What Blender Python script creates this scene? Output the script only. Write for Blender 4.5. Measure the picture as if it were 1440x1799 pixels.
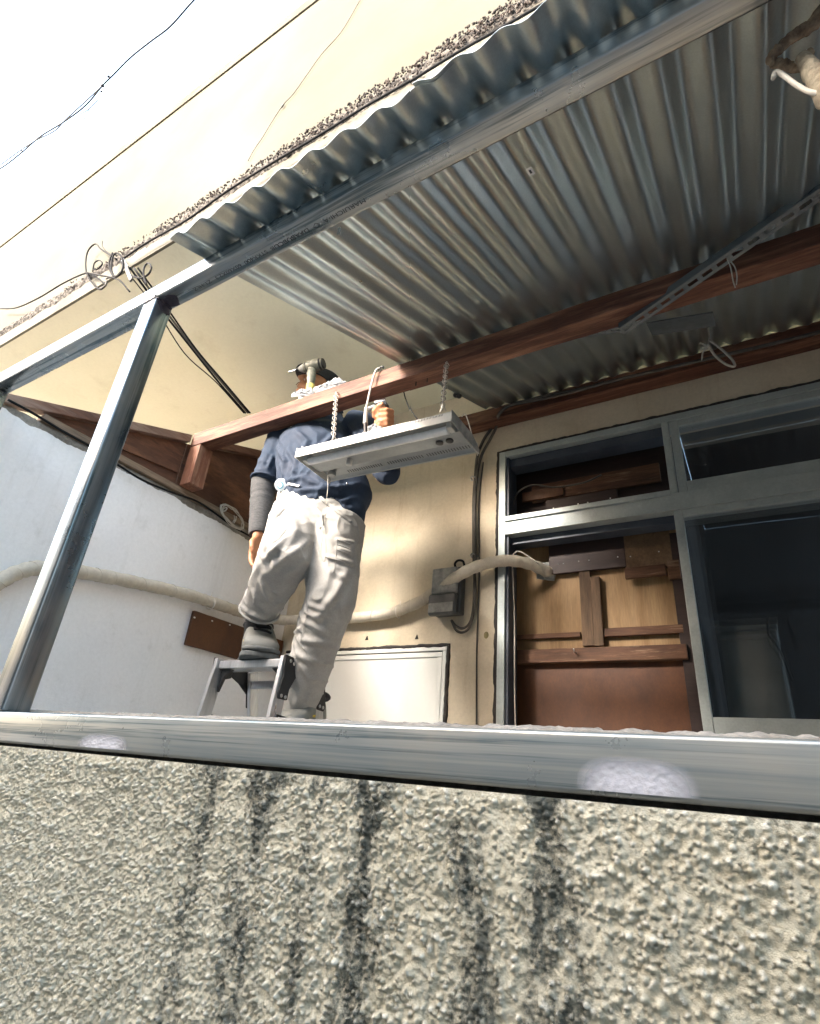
import bpy, bmesh, math, random
import numpy as np
from mathutils import Vector, Matrix, noise as mnoise

for _o in list(bpy.data.objects):
    bpy.data.objects.remove(_o)
S = bpy.context.scene
COL = S.collection
RND = random.Random(7)

# ------------------------------------------------------------------ camera
# world: X along the parapet, Y into the house, Z up; the lens is the origin
CR = np.array([[0.85859084, 0.5064328, 0.07967169],
               [-0.15714991, 0.407919, -0.89939201],
               [-0.48798122, 0.75968935, 0.42982139]])
CF = 978.5254
cam = bpy.data.cameras.new('camera')
cam.sensor_fit = 'HORIZONTAL'
cam.sensor_width = 36.0
cam.lens = 36.0 * CF / 1440.0
cam.clip_start = 0.01
cam.clip_end = 500
camo = bpy.data.objects.new('camera', cam)
COL.objects.link(camo)
m = Matrix.Identity(4)
for r in range(3):
    m[r][0] = CR[0][r]; m[r][1] = -CR[1][r]; m[r][2] = -CR[2][r]
camo.matrix_world = m
S.camera = camo

# ------------------------------------------------------------------ light
SUN = Vector((-0.42, -0.85, 0.50)).normalized()      # towards the sun
w = bpy.data.worlds.new('World')
S.world = w
w.use_nodes = True
wn = w.node_tree.nodes; wl = w.node_tree.links
wn.clear()
sky = wn.new('ShaderNodeTexSky')
sky.sky_type = 'NISHITA'
sky.sun_disc = False
sky.sun_elevation = math.asin(SUN.z)
sky.sun_rotation = math.atan2(SUN.x, SUN.y)
sky.air_density = 1.2
sky.dust_density = 6.0
sky.ozone_density = 1.0
hs = wn.new('ShaderNodeHueSaturation')
hs.inputs['Saturation'].default_value = 0.98
hs.inputs['Hue'].default_value = 0.485
bgn = wn.new('ShaderNodeBackground')
bgn.inputs['Strength'].default_value = 0.15
wo = wn.new('ShaderNodeOutputWorld')
wl.new(sky.outputs[0], hs.inputs['Color'])
wl.new(hs.outputs[0], bgn.inputs['Color'])
wl.new(bgn.outputs[0], wo.inputs['Surface'])

sl = bpy.data.lights.new('sun', 'SUN')
sl.energy = 1.1
sl.angle = math.radians(14)
sl.color = (1.0, 0.97, 0.92)
so = bpy.data.objects.new('sun', sl)
COL.objects.link(so)
so.rotation_euler = SUN.to_track_quat('Z', 'Y').to_euler()

S.view_settings.view_transform = 'Standard'
S.view_settings.look = 'None'
S.view_settings.exposure = 3.25
S.view_settings.gamma = 1.0
S.render.resolution_x = 819
S.render.resolution_y = 1024
S.render.engine = 'CYCLES'
S.cycles.max_bounces = 8
S.cycles.diffuse_bounces = 5

# ------------------------------------------------------------------ pixel helpers (layout of the survey)
def ray(x, y):
    return CR.T @ np.array([(x - 720) / CF, (y - 899.5) / CF, 1.0])
def onY(x, y, Y): r = ray(x, y); return Vector(r * Y / r[1])
def onX(x, y, X): r = ray(x, y); return Vector(r * X / r[0])
def onZ(x, y, Z): r = ray(x, y); return Vector(r * Z / r[2])

# ------------------------------------------------------------------ materials
def new_mat(name):
    mt = bpy.data.materials.new(name)
    mt.use_nodes = True
    nt = mt.node_tree
    return mt, nt, nt.nodes['Principled BSDF']

def N(nt, t, **kw):
    n = nt.nodes.new(t)
    for k, v in kw.items():
        if k in n.inputs.keys() if hasattr(n.inputs, 'keys') else False:
            n.inputs[k].default_value = v
        else:
            setattr(n, k, v)
    return n

def coords(nt, stretch=(1, 1, 1), seed=True, kind='Object'):
    tc = nt.nodes.new('ShaderNodeTexCoord')
    mp = nt.nodes.new('ShaderNodeMapping')
    mp.inputs['Scale'].default_value = stretch
    nt.links.new(tc.outputs[kind], mp.inputs['Vector'])
    if seed:
        oi = nt.nodes.new('ShaderNodeObjectInfo')
        mu = nt.nodes.new('ShaderNodeMath'); mu.operation = 'MULTIPLY'; mu.inputs[1].default_value = 3.0
        nt.links.new(oi.outputs['Random'], mu.inputs[0])
        nt.links.new(mu.outputs[0], mp.inputs['Location'])
    return mp.outputs[0]

def noise_tex(nt, vec, scale, detail=6, rough=0.6, dist=0.0):
    n = nt.nodes.new('ShaderNodeTexNoise')
    n.inputs['Scale'].default_value = scale
    n.inputs['Detail'].default_value = detail
    n.inputs['Roughness'].default_value = rough
    n.inputs['Distortion'].default_value = dist
    nt.links.new(vec, n.inputs['Vector'])
    return n.outputs['Fac']

def ramp(nt, fac, a, b, ca=(0, 0, 0, 1), cb=(1, 1, 1, 1)):
    n = nt.nodes.new('ShaderNodeValToRGB')
    n.color_ramp.elements[0].position = a; n.color_ramp.elements[0].color = ca
    n.color_ramp.elements[1].position = b; n.color_ramp.elements[1].color = cb
    nt.links.new(fac, n.inputs['Fac'])
    return n.outputs['Color']

def mix(nt, fac, a, b, mode='MIX'):
    n = nt.nodes.new('ShaderNodeMix'); n.data_type = 'RGBA'; n.blend_type = mode
    for inp, v in ((n.inputs[0], fac), (n.inputs[6], a), (n.inputs[7], b)):
        if isinstance(v, bpy.types.NodeSocket):
            nt.links.new(v, inp)
        elif isinstance(v, (int, float)):
            inp.default_value = v
        else:
            inp.default_value = (*v[:3], 1)
    return n.outputs[2]

def bump(nt, bs, h, strength, dist=0.01):
    b = nt.nodes.new('ShaderNodeBump')
    b.inputs['Strength'].default_value = strength
    b.inputs['Distance'].default_value = dist
    nt.links.new(h, b.inputs['Height'])
    nt.links.new(b.outputs[0], bs.inputs['Normal'])
    return b

def mk(name, c1, c2=None, rough=0.6, metal=0.0, scale=6.0, a=0.35, b=0.7, stretch=(1, 1, 1),
       fine=0.12, fscale=60.0, bmp=0.15, bscale=80.0, bdist=0.004, rvar=0.1, dirt=None, spec=None, drip=None):
    mt, nt, bs = new_mat(name)
    v = coords(nt, stretch)
    n1 = noise_tex(nt, v, scale, 6, 0.6)
    col = mix(nt, ramp(nt, n1, a, b), c1, c2 or tuple(x * 0.8 for x in c1))
    n2 = noise_tex(nt, v, fscale, 4, 0.7)
    g = ramp(nt, n2, 0.25, 0.75, (1 - fine,) * 3 + (1,), (1 + fine * 0.4,) * 3 + (1,))
    col = mix(nt, 1.0, col, g, 'MULTIPLY')
    if drip:
        vd = coords(nt, (1, 1, 0.10))
        nd = noise_tex(nt, vd, drip[1], 6, 0.7)
        fd = ramp(nt, nd, drip[2], drip[3], (0, 0, 0, 1), (drip[4],) * 3 + (1,))
        col = mix(nt, fd, col, drip[0])
    if dirt:
        dc, ds, da, db, dm = dirt
        n3 = noise_tex(nt, v, ds, 8, 0.7)
        fr = ramp(nt, n3, da, db, (0, 0, 0, 1), (dm, dm, dm, 1))
        col = mix(nt, fr, col, dc)
    nt.links.new(col, bs.inputs['Base Color'])
    bs.inputs['Metallic'].default_value = metal
    rr = ramp(nt, n1, 0.2, 0.8, (max(rough - rvar, 0.02),) * 3 + (1,), (min(rough + rvar, 1),) * 3 + (1,))
    nt.links.new(rr, bs.inputs['Roughness'])
    if spec is not None:
        bs.inputs['Specular IOR Level'].default_value = spec
    if bmp:
        n4 = noise_tex(nt, v, bscale, 5, 0.65)
        bump(nt, bs, n4, bmp, bdist)
    return mt

M = {}
# galvanised square tube: brushed, streaked along its length
def steel(name, stretch, metal=0.92, base=((0.42, 0.44, 0.43), (0.24, 0.28, 0.30)), lo=0.20, f1=90, f2=46):
    mt, nt, bs = new_mat(name)
    v = coords(nt, stretch)
    v2 = coords(nt, (1, 1, 1))
    st = noise_tex(nt, v, f1, 5, 0.65)
    st2 = noise_tex(nt, v, f2, 4, 0.7)
    cl = noise_tex(nt, v2, 7, 6, 0.65)
    col = mix(nt, ramp(nt, st, 0.3, 0.75), *base)
    col = mix(nt, ramp(nt, st2, 0.53, 0.62, (0, 0, 0, 1), (0.85,) * 3 + (1,)), col, (0.065, 0.105, 0.12))
    col = mix(nt, ramp(nt, cl, 0.5, 0.8, (0, 0, 0, 1), (0.5,) * 3 + (1,)), col, (0.40, 0.35, 0.27))
    nt.links.new(col, bs.inputs['Base Color'])
    bs.inputs['Metallic'].default_value = metal
    rr = ramp(nt, cl, 0.25, 0.8, (lo,) * 3 + (1,), (lo + 0.2,) * 3 + (1,))
    nt.links.new(rr, bs.inputs['Roughness'])
    bump(nt, bs, st, 0.08, 0.002)
    return mt
M['steel_x'] = steel('galvanised_tube_lengthwise', (0.03, 1, 1))
M['steel_sill'] = steel('weathered_sill_tube', (0.012, 1, 1), 0.55, ((0.40, 0.395, 0.36), (0.20, 0.245, 0.255)), 0.22, 210, 120)
M['steel_z'] = steel('galvanised_tube_upright', (1, 1, 0.03), 0.92, ((0.31, 0.34, 0.36), (0.15, 0.19, 0.22)))
M['weld'] = mk('weld_metal', (0.55, 0.55, 0.55), (0.12, 0.10, 0.12), rough=0.35, metal=0.9, scale=160, bmp=0.6, bscale=220)
M['scorch'] = mk('weld_scorch', (0.035, 0.03, 0.045), (0.10, 0.09, 0.11), rough=0.6, metal=0.4, scale=60)
M['zincpaint'] = mk('zinc_paint', (0.50, 0.50, 0.53), (0.42, 0.42, 0.45), rough=0.6, metal=0.1, scale=50, bmp=0.22, bscale=160, bdist=0.006)
_nt = M['zincpaint'].node_tree
_at = _nt.nodes.new('ShaderNodeAttribute'); _at.attribute_name = 'cover'
_nv = noise_tex(_nt, coords(_nt), 130, 4, 0.7)
_ma = _nt.nodes.new('ShaderNodeMath'); _ma.operation = 'MULTIPLY_ADD'
_nt.links.new(_nv, _ma.inputs[0]); _ma.inputs[1].default_value = 0.16; _ma.inputs[2].default_value = -0.10
_mb = _nt.nodes.new('ShaderNodeMath'); _mb.operation = 'ADD'
_nt.links.new(_at.outputs['Fac'], _mb.inputs[0]); _nt.links.new(_ma.outputs[0], _mb.inputs[1])
_nt.links.new(ramp(_nt, _mb.outputs[0], 0.1, 1.0), _nt.nodes['Principled BSDF'].inputs['Alpha'])
M['print'] = mk('marking_ink', (0.03, 0.035, 0.04), rough=0.6, bmp=0)
M['roof'] = mk('zinc_alloy_sheet', (0.54, 0.61, 0.62), (0.45, 0.52, 0.54), rough=0.33, metal=0.93, scale=3, fine=0.15, fscale=260, bmp=0.05, bscale=300)
M['paper'] = mk('paper_label', (0.75, 0.75, 0.72), rough=0.7, bmp=0.05)
M['wood_red'] = mk('red_brown_timber', (0.125, 0.045, 0.024), (0.055, 0.019, 0.011), rough=0.7, scale=10, stretch=(0.10, 1, 1), fine=0.6, fscale=200, bmp=0.3, bscale=160, dirt=((0.34, 0.175, 0.10), 30, 0.48, 0.72, 0.75))
M['wood_redy'] = mk('red_brown_rafter', (0.22, 0.11, 0.07), (0.12, 0.055, 0.034), rough=0.75, scale=10, stretch=(1, 0.12, 1), fine=0.45, fscale=90, bmp=0.25, bscale=90, dirt=((0.42, 0.34, 0.27), 9, 0.45, 0.7, 0.8))
M['wood_redz'] = mk('red_brown_stud', (0.26, 0.11, 0.06), (0.15, 0.055, 0.03), rough=0.7, scale=10, stretch=(1, 1, 0.12), fine=0.45, fscale=90, bmp=0.25, bscale=90, dirt=((0.52, 0.33, 0.22), 26, 0.52, 0.75, 0.75))
M['wood_grey'] = mk('weathered_timber', (0.30, 0.22, 0.15), (0.18, 0.13, 0.09), rough=0.85, scale=14, stretch=(1, 0.1, 1), fine=0.5, fscale=110, bmp=0.35, bscale=110)
M['batten'] = mk('stained_batten', (0.14, 0.062, 0.028), (0.06, 0.026, 0.013), rough=0.75, scale=16, stretch=(0.12, 1, 1), fine=0.5, fscale=120, bmp=0.3, bscale=120, dirt=((0.40, 0.28, 0.18), 40, 0.55, 0.75, 0.7))
M['batten_z'] = mk('grey_brown_batten', (0.15, 0.09, 0.047), (0.07, 0.042, 0.024), rough=0.8, scale=18, stretch=(1, 1, 0.12), fine=0.5, fscale=120, bmp=0.3, bscale=120)
M['ply_tan'] = mk('tan_plywood', (0.37, 0.24, 0.115), (0.22, 0.125, 0.052), rough=0.7, scale=12, stretch=(1, 1, 0.10), fine=0.3, fscale=140, bmp=0.15, bscale=140, dirt=((0.26, 0.15, 0.07), 5, 0.55, 0.8, 0.6))
M['ply_dark'] = mk('dark_stained_board', (0.040, 0.018, 0.014), (0.022, 0.011, 0.009), rough=0.6, scale=9, stretch=(0.2, 1, 1), fine=0.4, fscale=100, bmp=0.2)
M['ply_mid'] = mk('brown_hardboard', (0.17, 0.105, 0.055), (0.10, 0.06, 0.032), rough=0.75, scale=14, fine=0.4, fscale=120, bmp=0.2)
M['ply_red'] = mk('red_brown_panel', (0.125, 0.040, 0.007), (0.05, 0.015, 0.003), rough=0.55, scale=5, stretch=(1, 1, 0.6), fine=0.25, fscale=150, bmp=0.12)
M['ply_gable'] = mk('dark_gable_plywood', (0.13, 0.055, 0.028), (0.07, 0.03, 0.018), rough=0.75, scale=5, stretch=(1, 0.25, 1), fine=0.45, fscale=60, bmp=0.2, dirt=((0.30, 0.13, 0.06), 12, 0.5, 0.75, 0.7))
M['cream'] = mk('cream_render', (0.64, 0.57, 0.44), (0.565, 0.49, 0.36), rough=0.9, scale=2.4, fine=0.12, fscale=90, bmp=0.22, bscale=140, bdist=0.003, dirt=((0.36, 0.28, 0.17), 3.5, 0.54, 0.8, 0.6), drip=((0.40, 0.32, 0.20), 22, 0.56, 0.74, 0.5))
M['soffit'] = mk('pale_cream_soffit', (0.72, 0.71, 0.57), (0.67, 0.66, 0.51), rough=0.9, scale=1.5, fine=0.06, fscale=70, bmp=0.12, bscale=120, dirt=((0.50, 0.47, 0.34), 5, 0.55, 0.8, 0.55))
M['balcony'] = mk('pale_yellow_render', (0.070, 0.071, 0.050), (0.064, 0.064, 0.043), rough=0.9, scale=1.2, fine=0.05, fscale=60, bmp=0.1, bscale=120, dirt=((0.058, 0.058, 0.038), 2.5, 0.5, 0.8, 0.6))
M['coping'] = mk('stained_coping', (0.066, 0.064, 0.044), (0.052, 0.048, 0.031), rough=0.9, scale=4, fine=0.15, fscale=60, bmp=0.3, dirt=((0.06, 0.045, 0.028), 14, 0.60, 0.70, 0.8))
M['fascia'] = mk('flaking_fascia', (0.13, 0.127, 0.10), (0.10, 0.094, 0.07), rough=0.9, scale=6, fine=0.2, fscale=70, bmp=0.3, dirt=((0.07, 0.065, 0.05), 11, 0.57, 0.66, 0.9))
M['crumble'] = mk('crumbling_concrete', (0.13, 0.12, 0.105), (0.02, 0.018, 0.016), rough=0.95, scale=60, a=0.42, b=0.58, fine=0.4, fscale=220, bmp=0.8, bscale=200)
M['pebble'] = mk('exposed_gravel', (0.02, 0.017, 0.016), (0.078, 0.058, 0.047), rough=0.9, scale=45, a=0.4, b=0.65, bmp=0.3)
M['white_wall'] = mk('white_painted_render', (0.86, 0.86, 0.86), (0.82, 0.82, 0.81), rough=0.85, scale=2.5, fine=0.07, fscale=70, bmp=0.25, bscale=110, bdist=0.003, dirt=((0.56, 0.56, 0.53), 9, 0.58, 0.8, 0.6), drip=((0.66, 0.66, 0.64), 14, 0.55, 0.75, 0.5))
M['mortar'] = mk('old_mortar', (0.36, 0.34, 0.30), (0.20, 0.18, 0.15), rough=0.95, scale=16, fine=0.4, fscale=120, bmp=0.6, bscale=120)
M['alu'] = mk('anodised_aluminium', (0.43, 0.48, 0.47), (0.34, 0.385, 0.385), rough=0.45, metal=0.35, scale=9, fine=0.15, fscale=120, bmp=0.04, dirt=((0.30, 0.32, 0.30), 10, 0.6, 0.75, 0.5))
M['alu_dark'] = mk('window_reveal_metal', (0.07, 0.085, 0.11), (0.05, 0.06, 0.08), rough=0.5, metal=0.2, scale=9, bmp=0.04)
M['sealant'] = mk('black_sealant', (0.018, 0.016, 0.015), (0.035, 0.028, 0.022), rough=0.7, scale=30, bmp=0.4)
M['panel_white'] = mk('frosted_white_panel', (0.72, 0.73, 0.70), (0.66, 0.68, 0.64), rough=0.35, scale=2, fine=0.03, bmp=0.02)
M['hose'] = mk('cream_pipe_wrap', (0.58, 0.54, 0.45), (0.48, 0.43, 0.34), rough=0.75, scale=8, fine=0.2, fscale=60, bmp=0.25, bscale=60)
M['hose_white'] = mk('white_pipe_wrap', (0.76, 0.73, 0.68), (0.66, 0.62, 0.55), rough=0.7, scale=8, fine=0.15, fscale=60, bmp=0.25, bscale=60)
M['cable_black'] = mk('black_cable', (0.012, 0.013, 0.014), rough=0.8, bmp=0, spec=0.15)
M['cable_grey'] = mk('grey_cable', (0.085, 0.078, 0.068), (0.055, 0.05, 0.043), rough=0.7, scale=20, bmp=0.1)
M['cable_white'] = mk('white_cable', (0.50, 0.48, 0.43), (0.40, 0.37, 0.31), rough=0.55, scale=20, bmp=0.05)
M['meter'] = mk('grey_meter_plastic', (0.055, 0.06, 0.062), (0.085, 0.09, 0.09), rough=0.4, scale=14, fine=0.2, bmp=0.1)
M['meter_face'] = mk('dusty_meter_lid', (0.36, 0.36, 0.33), (0.16, 0.17, 0.17), rough=0.45, scale=26, bmp=0.2)
M['lamp'] = mk('lamp_enamel', (0.56, 0.56, 0.53), (0.47, 0.47, 0.43), rough=0.4, scale=10, fine=0.1, bmp=0.05, dirt=((0.45, 0.42, 0.34), 9, 0.55, 0.8, 0.5))
M['lamp_in'] = mk('lamp_reflector', (0.36, 0.38, 0.37), (0.28, 0.30, 0.30), rough=0.35, scale=8, metal=0.2, fine=0.15, bmp=0.05)
M['tube_glass'] = mk('fluorescent_tube_glass', (0.86, 0.87, 0.86), rough=0.15, bmp=0)
M['dark'] = mk('dark_plastic', (0.012, 0.012, 0.013), rough=0.4, bmp=0.05)
M['chain'] = mk('chain_metal', (0.62, 0.60, 0.56), (0.30, 0.28, 0.25), rough=0.4, metal=0.7, scale=60, bmp=0.1)
M['ladder'] = mk('ladder_aluminium', (0.70, 0.71, 0.72), (0.58, 0.60, 0.62), rough=0.32, metal=0.85, scale=12, stretch=(1, 1, 0.1), fine=0.2, fscale=100, bmp=0.05, dirt=((0.3, 0.3, 0.28), 24, 0.58, 0.75, 0.5))
M['hinge'] = mk('black_hinge_plastic', (0.014, 0.014, 0.015), (0.028, 0.028, 0.03), rough=0.5, scale=25, bmp=0.1)
M['rivet'] = mk('rivet_metal', (0.55, 0.55, 0.54), rough=0.3, metal=0.9, bmp=0)
M['trouser'] = mk('off_white_cotton', (0.43, 0.435, 0.42), (0.35, 0.35, 0.335), rough=0.95, scale=7, fine=0.16, fscale=160, bmp=0.3, bscale=350, bdist=0.0015, dirt=((0.40, 0.39, 0.35), 9, 0.56, 0.8, 0.45))
M['shirt'] = mk('navy_shirt', (0.012, 0.025, 0.052), (0.022, 0.042, 0.076), rough=0.85, scale=9, fine=0.2, fscale=160, bmp=0.3, bscale=300, bdist=0.0015)
M['sleeve'] = mk('charcoal_sleeve', (0.045, 0.048, 0.052), (0.085, 0.088, 0.09), rough=0.85, scale=60, stretch=(1, 1, 3), fine=0.4, fscale=200, bmp=0.4, bscale=140)
M['skin'] = mk('skin', (0.48, 0.23, 0.12), (0.40, 0.18, 0.09), rough=0.5, scale=14, fine=0.12, fscale=120, bmp=0.15, bscale=180)
M['cap'] = mk('black_cap', (0.018, 0.019, 0.022), (0.03, 0.03, 0.034), rough=0.85, scale=30, bmp=0.2)
M['shoe'] = mk('grey_suede', (0.26, 0.27, 0.25), (0.17, 0.18, 0.175), rough=0.9, scale=30, fine=0.25, bmp=0.25)
M['shoe_yellow'] = mk('yellow_panel', (0.72, 0.52, 0.04), rough=0.7, bmp=0.1)
M['sole'] = mk('rubber_sole', (0.09, 0.10, 0.10), (0.14, 0.15, 0.15), rough=0.8, scale=30, bmp=0.2)
M['lace'] = mk('black_lace', (0.012, 0.013, 0.018), rough=0.8, bmp=0.1)
M['tool_olive'] = mk('olive_tool_body', (0.19, 0.195, 0.155), (0.11, 0.115, 0.09), rough=0.5, scale=30, bmp=0.15, dirt=((0.40, 0.39, 0.32), 40, 0.5, 0.7, 0.6))
M['tool_yellow'] = mk('yellow_grip', (0.62, 0.54, 0.14), (0.40, 0.36, 0.12), rough=0.55, scale=30, bmp=0.1)
M['plastic_white'] = mk('white_plastic', (0.38, 0.40, 0.41), (0.24, 0.26, 0.28), rough=0.4, scale=40, bmp=0.3, bscale=60)
M['steel_small'] = mk('bright_steel', (0.6, 0.6, 0.6), rough=0.25, metal=0.95, bmp=0)
M['slotted'] = mk('slotted_angle_paint', (0.14, 0.16, 0.17), (0.10, 0.12, 0.13), rough=0.5, metal=0.4, scale=20, bmp=0.05)
M['bark'] = mk('dry_peeling_bark', (0.22, 0.165, 0.105), (0.08, 0.05, 0.03), rough=0.95, scale=40, a=0.42, b=0.62, fine=0.4, bmp=0.9, bscale=90, bdist=0.006)
M['fibre'] = mk('frayed_white_wrap', (0.30, 0.27, 0.20), (0.12, 0.09, 0.06), rough=0.95, scale=60, bmp=0.8, bscale=160)
M['string'] = mk('pale_string', (0.50, 0.49, 0.44), (0.36, 0.35, 0.31), rough=0.9, bmp=0.2)
M['tape_white'] = mk('white_badge', (0.66, 0.74, 0.80), rough=0.4, bmp=0)
M['badge_blue'] = mk('blue_badge_print', (0.12, 0.36, 0.50), rough=0.4, bmp=0)
M['concrete'] = mk('concrete_paving', (0.33, 0.32, 0.31), (0.26, 0.25, 0.24), rough=0.9, scale=2, fine=0.2, fscale=60, bmp=0.3)
M['screed'] = mk('pale_floor_screed', (0.58, 0.56, 0.52), (0.48, 0.46, 0.42), rough=0.85, scale=3, bmp=0.2)
M['blocker'] = mk('grey_blocker_render', (0.17, 0.16, 0.14), (0.12, 0.11, 0.10), rough=0.9, scale=1.5, bmp=0.2)  # for the unseen walls added to block light
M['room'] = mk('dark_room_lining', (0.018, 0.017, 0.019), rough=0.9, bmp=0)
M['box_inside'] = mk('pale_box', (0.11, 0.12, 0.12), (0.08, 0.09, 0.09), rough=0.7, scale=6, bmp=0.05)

def glass_mat():
    mt, nt, bs = new_mat('window_glass')
    bs.inputs['Base Color'].default_value = (0.55, 0.60, 0.62, 1)
    bs.inputs['Roughness'].default_value = 0.03
    bs.inputs['Transmission Weight'].default_value = 1.0
    bs.inputs['IOR'].default_value = 1.45
    bs.inputs['Alpha'].default_value = 0.45
    return mt
M['glass'] = glass_mat()

def stucco_mat():
    mt, nt, bs = new_mat('spattered_render')
    at = nt.nodes.new('ShaderNodeAttribute'); at.attribute_name = 'stain'
    v = coords(nt, (1, 1, 1), seed=False)
    n1 = noise_tex(nt, v, 5, 5, 0.6)
    n2 = noise_tex(nt, v, 160, 4, 0.7)
    n3 = noise_tex(nt, v, 60, 5, 0.7)
    col = mix(nt, ramp(nt, n1, 0.3, 0.7), (0.74, 0.69, 0.53), (0.62, 0.57, 0.42))
    col = mix(nt, ramp(nt, n3, 0.55, 0.75, (0, 0, 0, 1), (0.55,) * 3 + (1,)), col, (0.42, 0.33, 0.19))
    g = ramp(nt, n2, 0.25, 0.7, (0.75,) * 3 + (1,), (1.05,) * 3 + (1,))
    col = mix(nt, 1.0, col, g, 'MULTIPLY')
    afn = nt.nodes.new('ShaderNodeAttribute'); afn.attribute_name = 'fleck'
    col = mix(nt, ramp(nt, afn.outputs['Fac'], 0.1, 0.9, (0, 0, 0, 1), (0.65,) * 3 + (1,)), col, (0.80, 0.765, 0.65))
    # wet black streaks, broken up by grain
    ad = nt.nodes.new('ShaderNodeMath'); ad.operation = 'MULTIPLY_ADD'
    nt.links.new(n2, ad.inputs[0]); ad.inputs[1].default_value = 1.9; ad.inputs[2].default_value = -1.0
    sm = nt.nodes.new('ShaderNodeMath'); sm.operation = 'ADD'
    nt.links.new(at.outputs['Fac'], sm.inputs[0]); nt.links.new(ad.outputs[0], sm.inputs[1])
    fr = ramp(nt, sm.outputs[0], 0.29, 0.86, (0, 0, 0, 1), (0.93,) * 3 + (1,))
    col = mix(nt, fr, col, (0.06, 0.067, 0.055))
    nt.links.new(col, bs.inputs['Base Color'])
    bs.inputs['Roughness'].default_value = 0.92
    n9 = noise_tex(nt, v, 420, 5, 0.75)
    bump(nt, bs, n9, 0.9, 0.003)
    return mt
M['stucco'] = stucco_mat()

# ------------------------------------------------------------------ mesh builder
class MB:
    def __init__(s):
        s.v = []; s.f = []
    def add(s, vs, fs):
        o = len(s.v)
        s.v.extend([tuple(p) for p in vs]); s.f.extend([tuple(i + o for i in f) for f in fs])
        return s
    def box(s, x0, x1, y0, y1, z0, z1):
        vs = [(x, y, z) for z in (z0, z1) for y in (y0, y1) for x in (x0, x1)]
        return s.add(vs, [(0, 2, 3, 1), (4, 5, 7, 6), (0, 1, 5, 4), (2, 6, 7, 3), (0, 4, 6, 2), (1, 3, 7, 5)])
    def bar(s, p, q, a, b, side):
        """rectangular bar from p to q; a = size along side, b = size across"""
        p, q = Vector(p), Vector(q)
        d = (q - p).normalized(); u = Vector(side); u = (u - d * u.dot(d)).normalized(); t = d.cross(u)
        vs = []
        for c in (p, q):
            for i, j in ((-1, -1), (1, -1), (1, 1), (-1, 1)):
                vs.append(c + u * (a / 2 * i) + t * (b / 2 * j))
        return s.add(vs, [(3, 2, 1, 0), (4, 5, 6, 7), (0, 1, 5, 4), (1, 2, 6, 5), (2, 3, 7, 6), (3, 0, 4, 7)])
    def tube(s, pts, r, seg=8, caps=True, flat=1.0):
        pts = [Vector(p) for p in pts]; n = len(pts)
        rr = r if isinstance(r, (list, tuple)) else [r] * n
        vs = []; up = Vector((0.13, 0.21, 0.97))
        T = []
        for i in range(n):
            a = pts[max(i - 1, 0)]; b = pts[min(i + 1, n - 1)]
            T.append((b - a).normalized())
        u = T[0].orthogonal().normalized()
        for i in range(n):
            u = (u - T[i] * u.dot(T[i])).normalized(); t = T[i].cross(u)
            for k in range(seg):
                an = 2 * math.pi * k / seg
                vs.append(pts[i] + (u * math.cos(an) + t * math.sin(an) * flat) * rr[i])
        fs = []
        for i in range(n - 1):
            for k in range(seg):
                k2 = (k + 1) % seg
                fs.append((i * seg + k, i * seg + k2, (i + 1) * seg + k2, (i + 1) * seg + k))
        if caps:
            fs.append(tuple(range(seg - 1, -1, -1)))
            fs.append(tuple((n - 1) * seg + k for k in range(seg)))
        return s.add(vs, fs)
    def prism(s, poly, d):
        """polygon (list of 3-D points) pushed along vector d"""
        n = len(poly); d = Vector(d)
        vs = [Vector(p) for p in poly] + [Vector(p) + d for p in poly]
        fs = [tuple(range(n - 1, -1, -1)), tuple(range(n, 2 * n))]
        for i in range(n):
            j = (i + 1) % n
            fs.append((i, j, n + j, n + i))
        return s.add(vs, fs)
    def ball(s, c, rx, ry=None, rz=None, nu=10, nv=7):
        ry = ry or rx; rz = rz or rx; c = Vector(c); vs = []; fs = []
        for j in range(1, nv):
            ph = math.pi * j / nv
            for i in range(nu):
                a = 2 * math.pi * i / nu
                vs.append(c + Vector((rx * math.sin(ph) * math.cos(a), ry * math.sin(ph) * math.sin(a), rz * math.cos(ph))))
        t = len(vs); vs.append(c + Vector((0, 0, rz))); vs.append(c - Vector((0, 0, rz)))
        for j in range(nv - 2):
            for i in range(nu):
                k = (i + 1) % nu
                fs.append((j * nu + i, (j + 1) * nu + i, (j + 1) * nu + k, j * nu + k))
        for i in range(nu):
            k = (i + 1) % nu
            fs.append((t, i, k)); fs.append((t + 1, (nv - 2) * nu + k, (nv - 2) * nu + i))
        return s.add(vs, fs)
    def build(s, name, mat, parent=None, bevel=0.0, seg=2, smooth=False, fix=True):
        me = bpy.data.meshes.new(name)
        me.from_pydata(s.v, [], s.f)
        return finish(name, me, mat, parent, bevel, seg, smooth, fix)

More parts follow.
